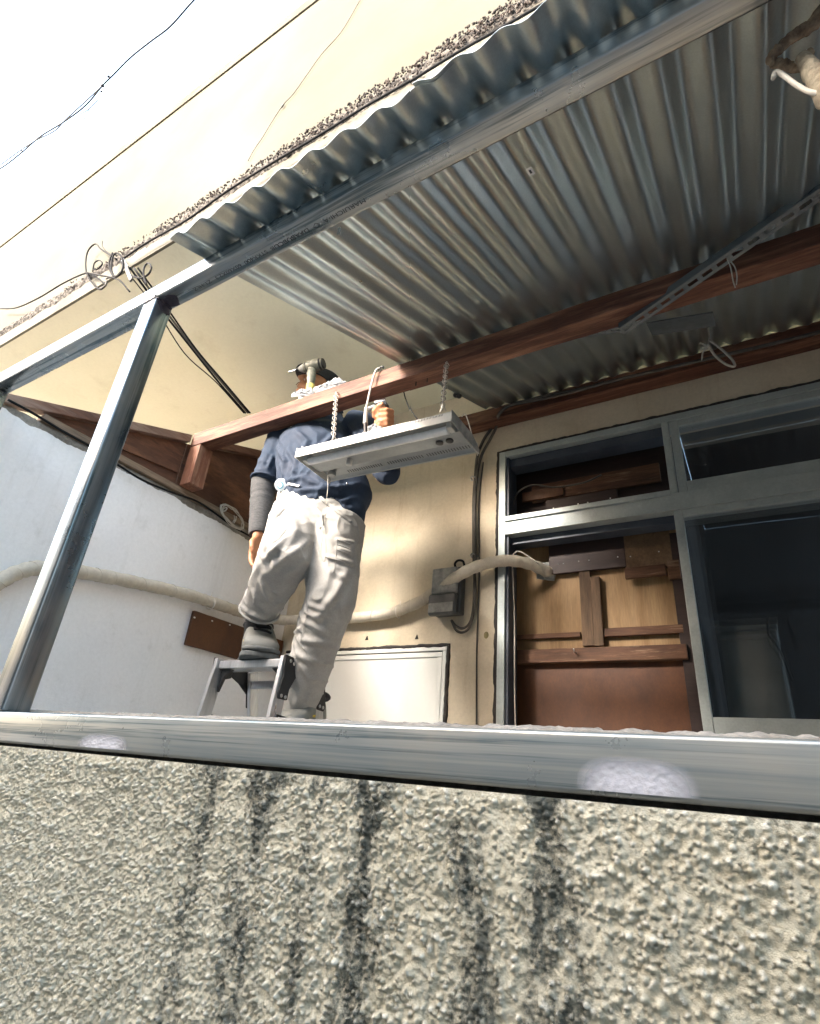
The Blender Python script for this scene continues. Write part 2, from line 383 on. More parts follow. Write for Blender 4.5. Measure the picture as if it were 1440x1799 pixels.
def finish(name, me, mat, parent=None, bevel=0.0, seg=2, smooth=False, fix=True, centre=True):
    if fix or bevel:
        bm = bmesh.new(); bm.from_mesh(me)
        if fix:
            bmesh.ops.recalc_face_normals(bm, faces=bm.faces)
        if bevel:
            es = [e for e in bm.edges if e.is_manifold and e.calc_face_angle(0) > 0.6]
            bmesh.ops.bevel(bm, geom=es, offset=bevel, segments=seg, affect='EDGES', profile=0.5, clamp_overlap=True)
        bm.to_mesh(me); bm.free()
    if centre and len(me.vertices):
        co = np.empty(len(me.vertices) * 3); me.vertices.foreach_get('co', co); co = co.reshape(-1, 3)
        c = (co.min(0) + co.max(0)) / 2
        co -= c; me.vertices.foreach_set('co', co.ravel())
        loc = Vector(c)
    else:
        loc = Vector((0, 0, 0))
    me.update()
    if isinstance(mat, str): mat = M[mat]
    if mat: me.materials.append(mat)
    o = bpy.data.objects.new(name, me)
    COL.objects.link(o)
    if smooth is True:
        me.polygons.foreach_set('use_smooth', [True] * len(me.polygons))
    elif smooth:
        me.polygons.foreach_set('use_smooth', [True] * len(me.polygons))
        me.set_sharp_from_angle(angle=smooth)
    place(o, loc, parent)
    return o

WLOC = {}
def place(o, loc, parent):
    if parent is not None:
        o.parent = parent
        o.location = Vector(loc) - WLOC[parent.name]
    else:
        o.location = loc
    WLOC[o.name] = Vector(loc)

def tag(o, label, cat, group=None, kind=None):
    if label: o['label'] = label
    if cat: o['category'] = cat
    if group: o['group'] = group
    if kind: o['kind'] = kind
    return o

def thing(name, loc, label, cat, group=None):
    o = bpy.data.objects.new(name, None)
    COL.objects.link(o)
    o.empty_display_size = 0.05
    o.location = loc
    WLOC[o.name] = Vector(loc)
    return tag(o, label, cat, group)

def spline(pts, n=8):
    """Catmull-Rom through the points"""
    P = [Vector(p) for p in pts]
    P = [P[0] * 2 - P[1]] + P + [P[-1] * 2 - P[-2]]
    out = []
    for i in range(1, len(P) - 2):
        a, b, c, d = P[i - 1], P[i], P[i + 1], P[i + 2]
        for k in range(n):
            t = k / n
            out.append(0.5 * ((2 * b) + (c - a) * t + (2 * a - 5 * b + 4 * c - d) * t * t + (3 * b - a - 3 * c + d) * t ** 3))
    out.append(P[-2])
    return out

# vectorised lattice noise
_rs = np.random.RandomState(3)
_LAT = _rs.rand(512, 512)
def vnoise(x, y):
    xi = np.floor(x).astype(int); yi = np.floor(y).astype(int)
    fx = x - xi; fy = y - yi
    fx = fx * fx * (3 - 2 * fx); fy = fy * fy * (3 - 2 * fy)
    a = _LAT[xi % 512, yi % 512]; b = _LAT[(xi + 1) % 512, yi % 512]
    c = _LAT[xi % 512, (yi + 1) % 512]; d = _LAT[(xi + 1) % 512, (yi + 1) % 512]
    return (a * (1 - fx) + b * fx) * (1 - fy) + (c * (1 - fx) + d * fx) * fy
def fbm(x, y, o=4):
    s = 0; a = 0.5; n = 0
    for k in range(o):
        s = s + a * vnoise(x * 2 ** k + 17 * k, y * 2 ** k + 31 * k); n += a; a *= 0.5
    return s / n

def grid_mesh(name, P):
    """P: array (nu, nv, 3)"""
    nu, nv = P.shape[:2]
    me = bpy.data.meshes.new(name)
    me.vertices.add(nu * nv)
    me.vertices.foreach_set('co', P.reshape(-1).astype(np.float32))
    i = np.arange(nu * nv).reshape(nu, nv)
    q = np.stack([i[:-1, :-1], i[1:, :-1], i[1:, 1:], i[:-1, 1:]], -1).reshape(-1, 4)
    me.loops.add(q.size); me.loops.foreach_set('vertex_index', q.reshape(-1).astype(np.int32))
    me.polygons.add(len(q))
    me.polygons.foreach_set('loop_start', np.arange(0, q.size, 4, dtype=np.int32))
    me.update(calc_edges=True)
    return me

# ------------------------------------------------------------------ key levels (metres, lens height = 0)
GROUND = -1.38
FLOOR = -0.55
YT = 0.525                    # front of the steel tubes
TW = 0.050                    # tube size
ZB = 1.050                    # underside of the top tube
YW = 2.167                    # house wall face
XL = -2.117                   # white side wall face
MSL = 0.37                    # roof slope
def roof_z(y): return 1.101 + MSL * (y - 0.55)    # under the troughs
YB0, YB1 = 1.333, 1.406       # timber purlin
ZP0, ZP1 = 1.312, 1.385
YS = 0.775                    # front of the balcony slab
ZS = 1.875                    # its underside

# ================================================================== SETTING
o = MB().box(-40, 40, -40, 40, GROUND - 0.3, GROUND).build('ground', 'concrete'); o['kind'] = 'structure'
o = MB().box(-4.6, 1.3, 0.66, YW + 0.01, FLOOR - 0.1, FLOOR).build('veranda_floor', 'screed'); o['kind'] = 'structure'

nb = thing('sun_block_wall', (-1, -2.6, GROUND), 'plain grey wall added unseen behind the viewer to block sun and sky', 'wall')  # added out of view, raised to keep low sun off the parapet
MB().box(-7, 5, -2.8, -2.6, GROUND, 2.95).build('wall', 'blocker', nb)
MB().box(-7.05, 5.05, -2.85, -2.55, 2.952, 3.03).build('coping', 'concrete', nb, bevel=0.01)

# ------------------------------------------------------------------ parapet
par = thing('parapet_wall', (-0.7, 0.52, GROUND), 'rough spattered beige parapet wall with black damp streaks under the steel tube', 'wall')
MB().box(-4.5, 1.4, 0.521, 0.66, GROUND, -0.007).build('wall_core', 'mortar', par)
MB().box(-4.5, -1.752, 0.508, 0.5208, GROUND, -0.010).build('render_coat', 'mortar', par)
MB().box(0.452, 1.4, 0.508, 0.5208, GROUND, -0.010).build('render_coat', 'mortar', par)
MB().box(-1.752, 0.452, 0.508, 0.5208, GROUND, -0.432).build('render_coat', 'mortar', par)

def stucco_skin():
    x0, x1, z0, z1 = -1.75, 0.45, -0.43, -0.0055
    d = 0.00135
    nx = int((x1 - x0) / d); nz = int((z1 - z0) / d)
    xs = np.linspace(x0, x1, nx); zs = np.linspace(z0, z1, nz)
    X, Z = np.meshgrid(xs, zs, indexing='ij')
    H = np.zeros((nx, nz)); FL = np.zeros((nx, nz))
    rs = np.random.RandomState(11)
    for count, r0, r1, h0, h1 in ((36000, 0.0014, 0.0025, 0.0012, 0.0032), (24000, 0.0016, 0.0031, 0.0018, 0.0046), (1300, 0.0024, 0.0042, 0.0028, 0.0056)):
        px = rs.uniform(x0, x1, count); pz = rs.uniform(z0, z1, count)
        # spatter clumps: thinner where the clump mask is low
        keep = rs.rand(count) < 0.35 + 0.9 * (fbm(px * 22 + 5, pz * 22 + 9, 3) - 0.25)
        px = px[keep]; pz = pz[keep]; c = len(px)
        ra = rs.uniform(r0, r1, c); rb = ra * rs.uniform(0.5, 1.0, c); hh = rs.uniform(h0, h1, c); th = rs.uniform(-0.9, 0.9, c)
        ex = rs.uniform(0.7, 1.5, c); fl = rs.rand(c) < (0.25 if r1 < 0.003 else 0.45)
        for i in range(c):
            R = ra[i]; k = int(R / d) + 1
            ix = int((px[i] - x0) / d); iz = int((pz[i] - z0) / d)
            a, b = max(ix - k, 0), min(ix + k + 2, nx); e, g = max(iz - k, 0), min(iz + k + 2, nz)
            if a >= b or e >= g: continue
            dx = xs[a:b, None] - px[i]; dz = zs[None, e:g] - pz[i]
            ct, st = math.cos(th[i]), math.sin(th[i])
            u = (dx * ct + dz * st) / ra[i]; v = (-dx * st + dz * ct) / rb[i]
            q = 1 - (u * u + v * v)
            bl = 1.3 * hh[i] * np.clip(q, 0, None) ** ex[i]
            if fl[i]:
                fsub = FL[a:b, e:g]
                np.maximum(fsub, np.clip(q * 1.6, 0, 1), out=fsub)
            sub = H[a:b, e:g]
            np.maximum(sub * 0.45 + bl, sub, out=sub)
    H += (fbm(X * 110, Z * 110, 4) - 0.5) * 0.0060 + (fbm(X * 420, Z * 420, 2) - 0.5) * 0.0026
    H += (fbm(X * 6, Z * 6, 3) - 0.5) * 0.006
    # worn, smoother patch right under the tube
    top = np.clip((Z - (z1 - 0.010)) / 0.010, 0, 1)
    H = H * (1 - 0.75 * top)
    P = np.stack([X, 0.5140 - H, Z], -1)
    me = grid_mesh('stucco', P)
    # damp streaks running down from the sill
    stain = np.zeros((nx, nz))
    for sx, sy, wd, zt, zb, amp in ((330, 1400, .016, 0, -.30, .55), (372, 1400, .020, 0, -.5, .8), (462, 1400, .026, 0, -.5, .9), (500, 1380, .02, 0, -.06, .7),
                           (556, 1420, .011, -.005, -.35, .8), (590, 1400, .012, 0, -.04, .7), (648, 1420, .020, 0, -.45, 1.15), (700, 1405, .02, 0, -.045, .9), (735, 1400, .016, 0, -.03, .8),
                           (800, 1430, .012, 0, -.05, .6), (820, 1600, .017, -.03, -.5, 1.05), (845, 1560, .010, -.02, -.5, .85), (955, 1450, .017, 0, -.5, 1.15), (975, 1650, .020, -.05, -.4, 1.1),
                           (905, 1430, .012, 0, -.03, .6), (1380, 1480, .03, 0, -.06, .6), (1130, 1440, .03, 0, -.02, .55), (260, 1370, .02, 0, -.1, .45)):
        cx = onY(sx, sy, 0.514).x
        wob = (fbm(Z * 9 + cx * 50, Z * 0 + cx * 13, 3) - 0.5) * 0.030
        ww = 1.5 * wd * (0.45 + 1.1 * fbm(Z * 14 + cx * 90, Z * 0 + 3, 3))
        gz = np.clip((zt - Z) / 0.012 + 0.5, 0, 1) * np.clip((Z - zb) / 0.12, 0, 1)
        st = 0.86 * amp * np.exp(-((X - cx - wob) / ww) ** 2) * gz * (0.02 + 1.6 * fbm(X * 90 + 7, Z * 26, 4))
        stain = np.maximum(stain, st)
    stain += 0.42 * np.exp(-((Z - z1) / 0.016) ** 2) * fbm(X * 20, Z * 30, 3)
    af = me.attributes.new('fleck', 'FLOAT', 'POINT')
    af.data.foreach_set('value', FL.reshape(-1).astype(np.float32))
    at = me.attributes.new('stain', 'FLOAT', 'POINT')
    at.data.foreach_set('value', stain.reshape(-1).astype(np.float32))
    me.polygons.foreach_set('use_smooth', [True] * len(me.polygons))
    o = finish('stucco_coat', me, 'stucco', par, fix=False)
    return o
stucco_skin()

# mortar fillet that stands up behind the tube
def rough_strip(name, x0, x1, y0, y1, zbase, ztop, mat, parent, step=0.003, amp=0.006):
    nx = int((x1 - x0) / step)
    prof = [(y0, zbase), (y0 + 0.002, ztop - 0.004), (y0 + 0.010, ztop), ((y0 + y1) / 2, ztop + 0.002), (y1 - 0.01, ztop), (y1, zbase)]
    xs = np.linspace(x0, x1, nx)
    P = np.zeros((nx, len(prof), 3))
    for j, (y, z) in enumerate(prof):
        jj = np.full(nx, j * 3.7)
        P[:, j, 0] = xs
        P[:, j, 1] = y + (fbm(xs * 90, jj, 5) - 0.5) * amp
        P[:, j, 2] = z + ((fbm(xs * 110 + 9, jj + 2, 6) - 0.5) * amp * 1.6 if 0 < j < len(prof) - 1 else 0)
    me = grid_mesh(name, P)
    return finish(name, me, mat, parent, smooth=True)
rough_strip('mortar_fillet', -4.4, 1.3, 0.5785, 0.655, -0.02, 0.0575, 'mortar', par)

# ------------------------------------------------------------------ steel frame
PX0, PX1 = -1.2085, -1.1565
fr = thing('steel_frame', (PX0, YT, 0.0), 'welded galvanised square tube frame: sill, leaning-looking post and top beam', 'frame')
MB().box(-4.3, 1.35, YT, YT + TW, -0.001, 0.049).build('sill_tube', 'steel_sill', fr, bevel=0.0045, seg=3, smooth=0.6)
MB().box(PX0, PX1, YT, YT + TW, 0.0495, ZB - 0.0005).build('post', 'steel_z', fr, bevel=0.0045, seg=3, smooth=0.6)
MB().box(-2.052, -2.000, YT, YT + TW, 0.0495, ZB - 0.0005).build('post', 'steel_z', fr, bevel=0.0045, seg=3, smooth=0.6)
MB().box(-2.060, 1.35, YT, YT + TW, ZB, ZB + TW).build('top_tube', 'steel_x', fr, bevel=0.0045, seg=3, smooth=0.6)

def beads(p, q, n, r, up):
    mb = MB(); p, q = Vector(p), Vector(q); up = Vector(up)
    for i in range(n):
        t = (i + 0.5) / n
        c = p.lerp(q, t) + Vector((RND.uniform(-1, 1), RND.uniform(-1, 1), RND.uniform(-1, 1))) * r * 0.35
        mb.ball(c, r * RND.uniform(0.75, 1.25), r * 0.7, r * RND.uniform(0.7, 1.2), 7, 5)
    return mb
beads((PX0 + 0.004, YT - 0.0008, ZB - 0.003), (PX1 - 0.004, YT - 0.0008, ZB - 0.003), 11, 0.0034, (0, 0, 1)).build('weld_bead', 'weld', fr, smooth=True)
beads((PX0 + 0.008, YT - 0.001, ZB + 0.003), (PX1 - 0.002, YT - 0.001, ZB + 0.004), 9, 0.0028, (0, 0, 1)).build('weld_bead', 'weld', fr, smooth=True)
beads((PX1 + 0.0008, YT + 0.003, ZB - 0.002), (PX1 + 0.0008, YT + TW - 0.003, ZB - 0.002), 12, 0.0036, (0, 0, 1)).build('weld_bead', 'scorch', fr, smooth=True)
# irregular scorch marks around the weld (thin oxide skin)
def skin_patch(name, mat, centre, u, v, n, ru, rv, seed, t=0.0005, parent=fr, pts=28):
    rr = random.Random(seed); c = Vector(centre); u = Vector(u); v = Vector(v); n = Vector(n)
    poly = []
    ph = [rr.uniform(0, 6.3) for _ in range(5)]
    for k in range(pts):
        a = 2 * math.pi * k / pts
        r = 1 + 0.10 * math.sin(2 * a + ph[0]) + 0.08 * math.sin(3 * a + ph[1]) + 0.06 * math.sin(5 * a + ph[2]) + rr.uniform(-0.05, 0.05)
        poly.append(c + u * (ru * r * math.cos(a)) + v * (rv * r * math.sin(a)) + n * 0.0003)
    return MB().prism(poly, n * t).build(name, mat, parent)
skin_patch('scorch_mark', 'scorch', (PX1 + 0.022, YT + 0.028, ZB), (1, 0, 0), (0, 1, 0), (0, 0, -1), 0.024, 0.019, 3)
skin_patch('scorch_mark', 'scorch', (PX1, YT + 0.028, ZB - 0.012), (0, 1, 0), (0, 0, 1), (1, 0, 0), 0.019, 0.016, 5)

# cold-zinc paint dabs on the sill tube: swollen low mounds, rough in the middle
def zinc_dab(cx, half, h, seed):
    nu, nv = 60, 24
    U, V = np.meshgrid(np.linspace(-1, 1, nu), np.linspace(0, 1, nv), indexing='ij')
    edge = np.clip(1 - np.maximum(np.abs(U) ** 3.2, V ** 2.2), 0, 1)
    zz = 0.003 + V * h * 1.12
    lump = fbm(U * 18 + seed, V * 9 + seed, 4)
    th = 0.0004 + 0.0005 * np.clip(lump - 0.45, 0, 1) * 4 * edge
    P = np.stack([cx + U * half * 1.12, YT - th, zz], -1)
    me = grid_mesh('zinc_dab', P)
    cov = np.clip((1 - (np.abs(U * 1.08) ** 2.8 + V ** 2.8)) * 1.1, 0, 1)
    at = me.attributes.new('cover', 'FLOAT', 'POINT'); at.data.foreach_set('value', cov.reshape(-1).astype(np.float32))
    return finish('zinc_paint_dab', me, 'zincpaint', fr, smooth=True)
zinc_dab(onY(1115, 1385, YT).x, (onY(1228, 1400, YT).x - onY(1005, 1380, YT).x) / 2, 0.026, 3)
zinc_dab(onY(182, 1300, YT).x, (onY(228, 1310, YT).x - onY(136, 1305, YT).x) / 2, 0.019, 8)

def printed(text, x_start, x_end, yc, z, size, parent):
    cu = bpy.data.curves.new('txt', 'FONT'); cu.body = text; cu.size = size
    to = bpy.data.objects.new('txt', cu); COL.objects.link(to)
    bpy.context.view_layer.update()
    me = bpy.data.meshes.new_from_object(to.evaluated_get(bpy.context.evaluated_depsgraph_get()))
    bpy.data.objects.remove(to)
    co = np.empty(len(me.vertices) * 3); me.vertices.foreach_get('co', co); co = co.reshape(-1, 3)
    wd = co[:, 0].max() - co[:, 0].min()
    sx = abs(x_end - x_start) / wd
    P = np.zeros_like(co)
    P[:, 0] = x_start - (co[:, 0] - co[:, 0].min()) * sx
    P[:, 1] = yc + (co[:, 1] - size * 0.35)
    P[:, 2] = z
    me.vertices.foreach_set('co', P.ravel())
    o = finish('printed_marking', me, 'print', parent, fix=False)
    o['label'] = 'black stencilled maker and size print'
    return o
printed('MARUICHI-A  \u25c7  DAABUBCUB  STKR400  60X60X2.3   Z1-HLZ', onZ(640, 348, ZB).x, onZ(340, 508, ZB).x, YT + 0.030, ZB - 0.0006, 0.0135, fr)

# ------------------------------------------------------------------ corrugated roof sheets
PITCH = 0.0792
def corrugated(name, xa, xb, ya, yb, lift, label, skew=0.03):
    AMP = 0.0104
    nx = int(round((xb - xa) / PITCH * 18)); ny = 60
    xs = np.linspace(xa, xb, nx); ys = np.linspace(ya, yb, ny)
    X, Y = np.meshgrid(xs, ys, indexing='ij')
    ph = (X + 1.0) / PITCH * 2 * math.pi
    wob = (fbm(X * 3 + 4, Y * 3, 3) - 0.5) * 0.0025
    z = roof_z(Y) + AMP + AMP * np.sin(ph) * 1.0 + lift + wob * (0.5 + (X - xa > 0.02))
    # springy front lip
    lip = np.clip((ya + 0.05 - Y) / 0.05, 0, 1)
    z = z + lip * (fbm(X * 8, Y * 0, 2) - 0.5) * 0.006
    P = np.stack([X + skew * (Y - ya), Y, z], -1)
    P2 = P.copy(); P2[..., 2] += 0.0009
    top = P2[:, ::-1]
    ring = np.concatenate([P, top], 1)
    ring = np.concatenate([ring, ring[:, :1]], 1)
    me = grid_mesh(name, ring)
    o = finish(name, me, 'roof', None, smooth=0.9)
    return tag(o, label, 'roof sheet', 'corrugated roof sheets')
XA = -1.000
corrugated('corrugated_sheet', XA, XA + 9.2 * PITCH, 0.437, 2.092, 0.0, 'corrugated grey metal roof sheet nearest the post, leftmost of the roof')
corrugated('corrugated_sheet', XA + 8.2 * PITCH, XA + 17.4 * PITCH, 0.430, 2.094, 0.0022, 'corrugated grey metal roof sheet overlapping the leftmost sheet, over the dark window')
corrugated('corrugated_sheet', XA + 16.4 * PITCH, XA + 27 * PITCH, 0.434, 2.092, 0.0042, 'corrugated grey metal roof sheet at the far right end, above the hanging branch')

# small barcode label stuck under a ridge
lb = onZ(931, 301, 1.0)
rr_ = ray(931, 301); tlab = (1.101 - MSL * 0.55 + 0.0005) / (rr_[2] - MSL * rr_[1])
pl = Vector(rr_ * tlab)
sk = thing('sheet_label', pl, 'tiny white paper label stuck on the underside of the roof sheet', 'label')
uy = Vector((0.05, 1, MSL)).normalized()
def quad_plate(c, u, v, hu, hv, t):
    c, u, v = Vector(c), Vector(u), Vector(v); nn = u.cross(v).normalized()
    return MB().prism([c - u * hu - v * hv, c + u * hu - v * hv, c + u * hu + v * hv, c - u * hu + v * hv], nn * t)
quad_plate(pl, (1, 0, 0), uy, 0.006, 0.012, 0.0004).build('paper', 'paper', sk)
quad_plate(pl - Vector((0, 0, 0.0006)), (1, 0, 0), uy, 0.0022, 0.006, 0.0002).build('print', 'print', sk)

# ------------------------------------------------------------------ timber purlin, stud, gable
pu = thing('timber_purlin', (-1.5, 1.37, ZP0), 'red-brown timber purlin under the roof sheets with stud at its left end', 'beam')
def sawn(x0, x1, y0, y1, z0, z1, axis, n=24, amp=0.0015, seed=0):
    """a sawn timber: box subdivided along its length with slight waviness"""
    mb = MB(); rings = []
    for i in range(n + 1):
        t = i / n
        o_ = [(mnoise.noise(Vector((t * 9 + seed, k * 5.1, seed))) * amp, mnoise.noise(Vector((t * 9 + seed + 40, k * 5.1, seed))) * amp) for k in range(4)]
        if axis == 'x':
            x = x0 + (x1 - x0) * t
            c = [(x, y0 + o_[0][0], z0 + o_[0][1]), (x, y1 + o_[1][0], z0 + o_[1][1]), (x, y1 + o_[2][0], z1 + o_[2][1]), (x, y0 + o_[3][0], z1 + o_[3][1])]
        elif axis == 'y':
            y = y0 + (y1 - y0) * t
            c = [(x0 + o_[0][0], y, z0 + o_[0][1]), (x1 + o_[1][0], y, z0 + o_[1][1]), (x1 + o_[2][0], y, z1 + o_[2][1]), (x0 + o_[3][0], y, z1 + o_[3][1])]
        else:
            z = z0 + (z1 - z0) * t
            c = [(x0 + o_[0][0], y0 + o_[0][1], z), (x1 + o_[1][0], y0 + o_[1][1], z), (x1 + o_[2][0], y1 + o_[2][1], z), (x0 + o_[3][0], y1 + o_[3][1], z)]
        rings.append(c)
    vs = [p for r_ in rings for p in r_]; fs = []
    for i in range(n):
        for k in range(4):
            k2 = (k + 1) % 4
            fs.append((i * 4 + k, i * 4 + k2, i * 4 + 4 + k2, i * 4 + 4 + k))
    fs += [(3, 2, 1, 0), (n * 4, n * 4 + 1, n * 4 + 2, n * 4 + 3)]
    return mb.add(vs, fs)
sawn(XL + 0.012, 1.2, YB0, YB1, ZP0, ZP1, 'x', 60, 0.0022, 1).build('beam', 'wood_red', pu, bevel=0.003)
sawn(XL + 0.012, XL + 0.085, YB0 + 0.002, YB1 + 0.004, 1.108, ZP0 - 0.001, 'z', 10, 0.0015, 5).build('stud', 'wood_redz', pu, bevel=0.003)
# nails driven through the purlin
for px_, py_ in ((727, 700), (748, 683)):
    c = onY(px_, py_, (YB0 + YB1) / 2)
    MB().tube([(c.x, 1.37, ZP0 + 0.005), (c.x, 1.37, ZP0 - 0.018)], 0.002, 6).build('nail', 'dark', pu)

ga = thing('timber_gable', (XL, 1.2, 1.04), 'dark plywood gable with weathered rafter and plate on top of the white side wall', 'gable')
XR0, XR1 = XL - 0.045, XL + 0.010
def slope_bar(x0, x1, y0, y1, dz0, dz1):
    mb = MB()
    vs = []
    for y in (y0, y1):
        for x in (x0, x1):
            for dz in (dz0, dz1):
                vs.append((x, y, roof_z(y) + dz))
    return mb.add(vs, [(0, 1, 3, 2), (4, 6, 7, 5), (0, 2, 6, 4), (1, 5, 7, 3), (0, 4, 5, 1), (2, 3, 7, 6)])
slope_bar(XR0, XR1, 0.60, YB0 - 0.002, -0.052, -0.012).build('rafter', 'wood_redy', ga, bevel=0.003)
slope_bar(XR0, XR1, YB1 + 0.008, YW - 0.002, -0.052, -0.012).build('rafter', 'wood_redy', ga, bevel=0.003)
MB().box(XR0, XR1 + 0.002, 0.735, YW - 0.002, 1.079, 1.107).build('wall_plate', 'wood_grey', ga, bevel=0.003)
for ya, yb in ((0.745, 1.04), (1.043, 1.338), (1.341, 1.80), (1.803, YW - 0.003)):
    vs = []
    for x in (XL - 0.032, XL - 0.024):
        vs += [(x, ya, 1.108), (x, yb, 1.108), (x, yb, roof_z(yb) - 0.053), (x, ya, roof_z(ya) - 0.053)]
    MB().add(vs, [(3, 2, 1, 0), (4, 5, 6, 7), (0, 1, 5, 4), (1, 2, 6, 5), (2, 3, 7, 6), (3, 0, 4, 7)]).build('plywood_panel', 'ply_gable', ga)
# a diagonal brace and lath on the plywood
MB().bar((XL - 0.018, 0.98, 1.150), (XL - 0.018, 1.325, 1.190), 0.012, 0.030, (1, 0, 0)).build('lath', 'ply_gable', ga, bevel=0.001)

# ------------------------------------------------------------------ white side wall
sw = thing('side_wall', (XL, 1.3, FLOOR), 'white painted side wall on the left with a ragged broken top edge', 'wall')
def side_wall():
    pts = [(9, 719), (30, 732), (53, 748), (80, 757), (110, 776), (149, 794), (180, 808), (205, 822), (240, 838), (278, 861), (300, 868), (330, 890), (356, 904), (385, 918), (410, 933), (438, 950)]
    edge = [(onX(x, y, XL).y, onX(x, y, XL).z) for x, y in pts]
    ys = np.linspace(0.577, YW - 0.001, 260)
    ez = np.interp(ys, [e[0] for e in edge], [e[1] for e in edge]) + (fbm(ys * 60, ys * 0, 4) - 0.5) * 0.010
    zs = np.linspace(0, 1, 60)
    Yg, T = np.meshgrid(ys, zs, indexing='ij')
    Zg = FLOOR + (ez[:, None] - FLOOR) * T
    Xg = XL + (fbm(Yg * 5, Zg * 5, 4) - 0.5) * 0.008 + (fbm(Yg * 40, Zg * 40, 3) - 0.5) * 0.0018
    face = np.stack([Xg, Yg, Zg], -1)
    back = face[:, -1:, :].copy(); back[..., 0] -= 0.02; back[..., 2] -= 0.002
    P = np.concatenate([face, back], 1)
    finish('render_face', grid_mesh('side_wall', P), 'white_wall', sw, smooth=0.7)
    # rough mortar bed between render edge and plate
    n = 200
    ys = np.linspace(0.577, YW - 0.002, n)
    P = np.zeros((n, 4, 3))
    for j, (dx, z) in enumerate(((-0.013, 1.00), (-0.010, 1.045), (-0.002, 1.066), (-0.012, 1.0785))):
        P[:, j, 0] = XL + dx + (fbm(ys * 50, ys * 0 + j * 5, 4) - 0.5) * 0.010
        P[:, j, 1] = ys
        P[:, j, 2] = z + (fbm(ys * 30 + 4, ys * 0 + j * 7, 4) - 0.5) * (0.010 if j in (1, 2) else 0)
    finish('mortar_bed', grid_mesh('mortar_bed', P), 'mortar', sw, smooth=True)
    MB().box(XL - 0.13, XL - 0.022, 0.577, YW - 0.002, FLOOR, 1.070).build('wall_core', 'mortar', sw)
side_wall()

# recessed brown board in the side wall
bd = thing('brown_board', onX(375, 1110, XL), 'reddish brown board fixed low on the white side wall behind the foot', 'board')
c0, c1 = onX(336, 1073, XL), onX(322, 1133, XL)
yb0 = (c0.y + c1.y) / 2; zt_, zb_ = c0.z, c1.z
sawn(XL + 0.0045, XL + 0.022, yb0, YW - 0.01, zb_, zt_, 'y', 16, 0.002, 9).build('board', 'ply_red', bd, bevel=0.002)
for k, (px_, py_) in enumerate(((342, 1085), (373, 1091), (404, 1098))):
    c = onX(px_, py_, XL + 0.022)
    MB().ball((XL + 0.022, c.y, c.z), 0.002, 0.006, 0.004, 8, 5).build('plaster_blob', 'paper', bd)

# ------------------------------------------------------------------ the house
ho = thing('house', (-1.0, YW, GROUND), 'cream rendered house front with concrete balcony overhead and window on the right', 'house')
def wall_holes(x0, x1, z0, z1, y, t, holes):
    xs = sorted({x0, x1, *[h[0] for h in holes], *[h[1] for h in holes]})
    zs = sorted({z0, z1, *[h[2] for h in holes], *[h[3] for h in holes]})
    mb = MB()
    def solid(i, j):
        if i < 0 or j < 0 or i >= len(xs) - 1 or j >= len(zs) - 1: return False
        cx, cz = (xs[i] + xs[i + 1]) / 2, (zs[j] + zs[j + 1]) / 2
        return not any(h[0] < cx < h[1] and h[2] < cz < h[3] for h in holes)
    for i in range(len(xs) - 1):
        for j in range(len(zs) - 1):
            if not solid(i, j): continue
            a, b, c, d = xs[i], xs[i + 1], zs[j], zs[j + 1]
            mb.add([(a, y, c), (b, y, c), (b, y, d), (a, y, d)], [(0, 1, 2, 3)])
            mb.add([(a, y + t, c), (b, y + t, c), (b, y + t, d), (a, y + t, d)], [(3, 2, 1, 0)])
            if not solid(i - 1, j): mb.add([(a, y, c), (a, y, d), (a, y + t, d), (a, y + t, c)], [(0, 1, 2, 3)])
            if not solid(i + 1, j): mb.add([(b, y, c), (b, y + t, c), (b, y + t, d), (b, y, d)], [(0, 1, 2, 3)])
            if not solid(i, j - 1): mb.add([(a, y, c), (a, y + t, c), (b, y + t, c), (b, y, c)], [(0, 1, 2, 3)])
            if not solid(i, j + 1): mb.add([(a, y, d), (b, y, d), (b, y + t, d), (a, y + t, d)], [(0, 1, 2, 3)])
    return mb
WX0 = onY(872, 1268, YW).x                  # window outer left
WX1 = 0.92
WZ1 = onY(884, 797, YW).z + 0.002           # head
WZ0 = 0.06
SX0, SX1 = XL + 0.05, onY(784, 1150, YW).x  # small shutter window
SZ1 = onY(780, 1136, YW).z
SZ0 = -0.22
wall_holes(-5.0, 1.3, GROUND, ZS, YW, 0.16, [(WX0, WX1, WZ0, WZ1), (SX0, SX1, SZ0, SZ1)]).build('wall', 'cream', ho, fix=False)
# unseen walls added beyond the right edge to darken that end of the veranda
MB().box(1.00, 1.30, 0.66, YW - 0.001, GROUND, roof_z(0.66) - 0.06).build('light_block_return', 'ply_gable', ho)
MB().box(1.302, 1.45, 0.66, YW + 0.16, GROUND, ZS - 0.001).build('light_block_return', 'blocker', ho)
# balcony slab and its upstand
MB().box(-5.0, 1.45, YS + 0.012, YW + 0.16, ZS, ZS + 0.13).build('balcony_slab', 'soffit', ho)
MB().box(-5.0, 1.45, YS, YS + 0.0118, ZS - 0.004, ZS + 0.085).build('slab_fascia', 'fascia', ho, bevel=0.002)
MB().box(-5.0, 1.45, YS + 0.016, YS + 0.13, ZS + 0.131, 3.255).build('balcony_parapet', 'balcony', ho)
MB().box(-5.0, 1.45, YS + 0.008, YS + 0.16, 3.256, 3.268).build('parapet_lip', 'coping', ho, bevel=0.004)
MB().box(-5.0, 1.45, YS + 0.013, YS + 0.15, 3.2685, 3.37).build('parapet_coping', 'coping', ho, bevel=0.006)
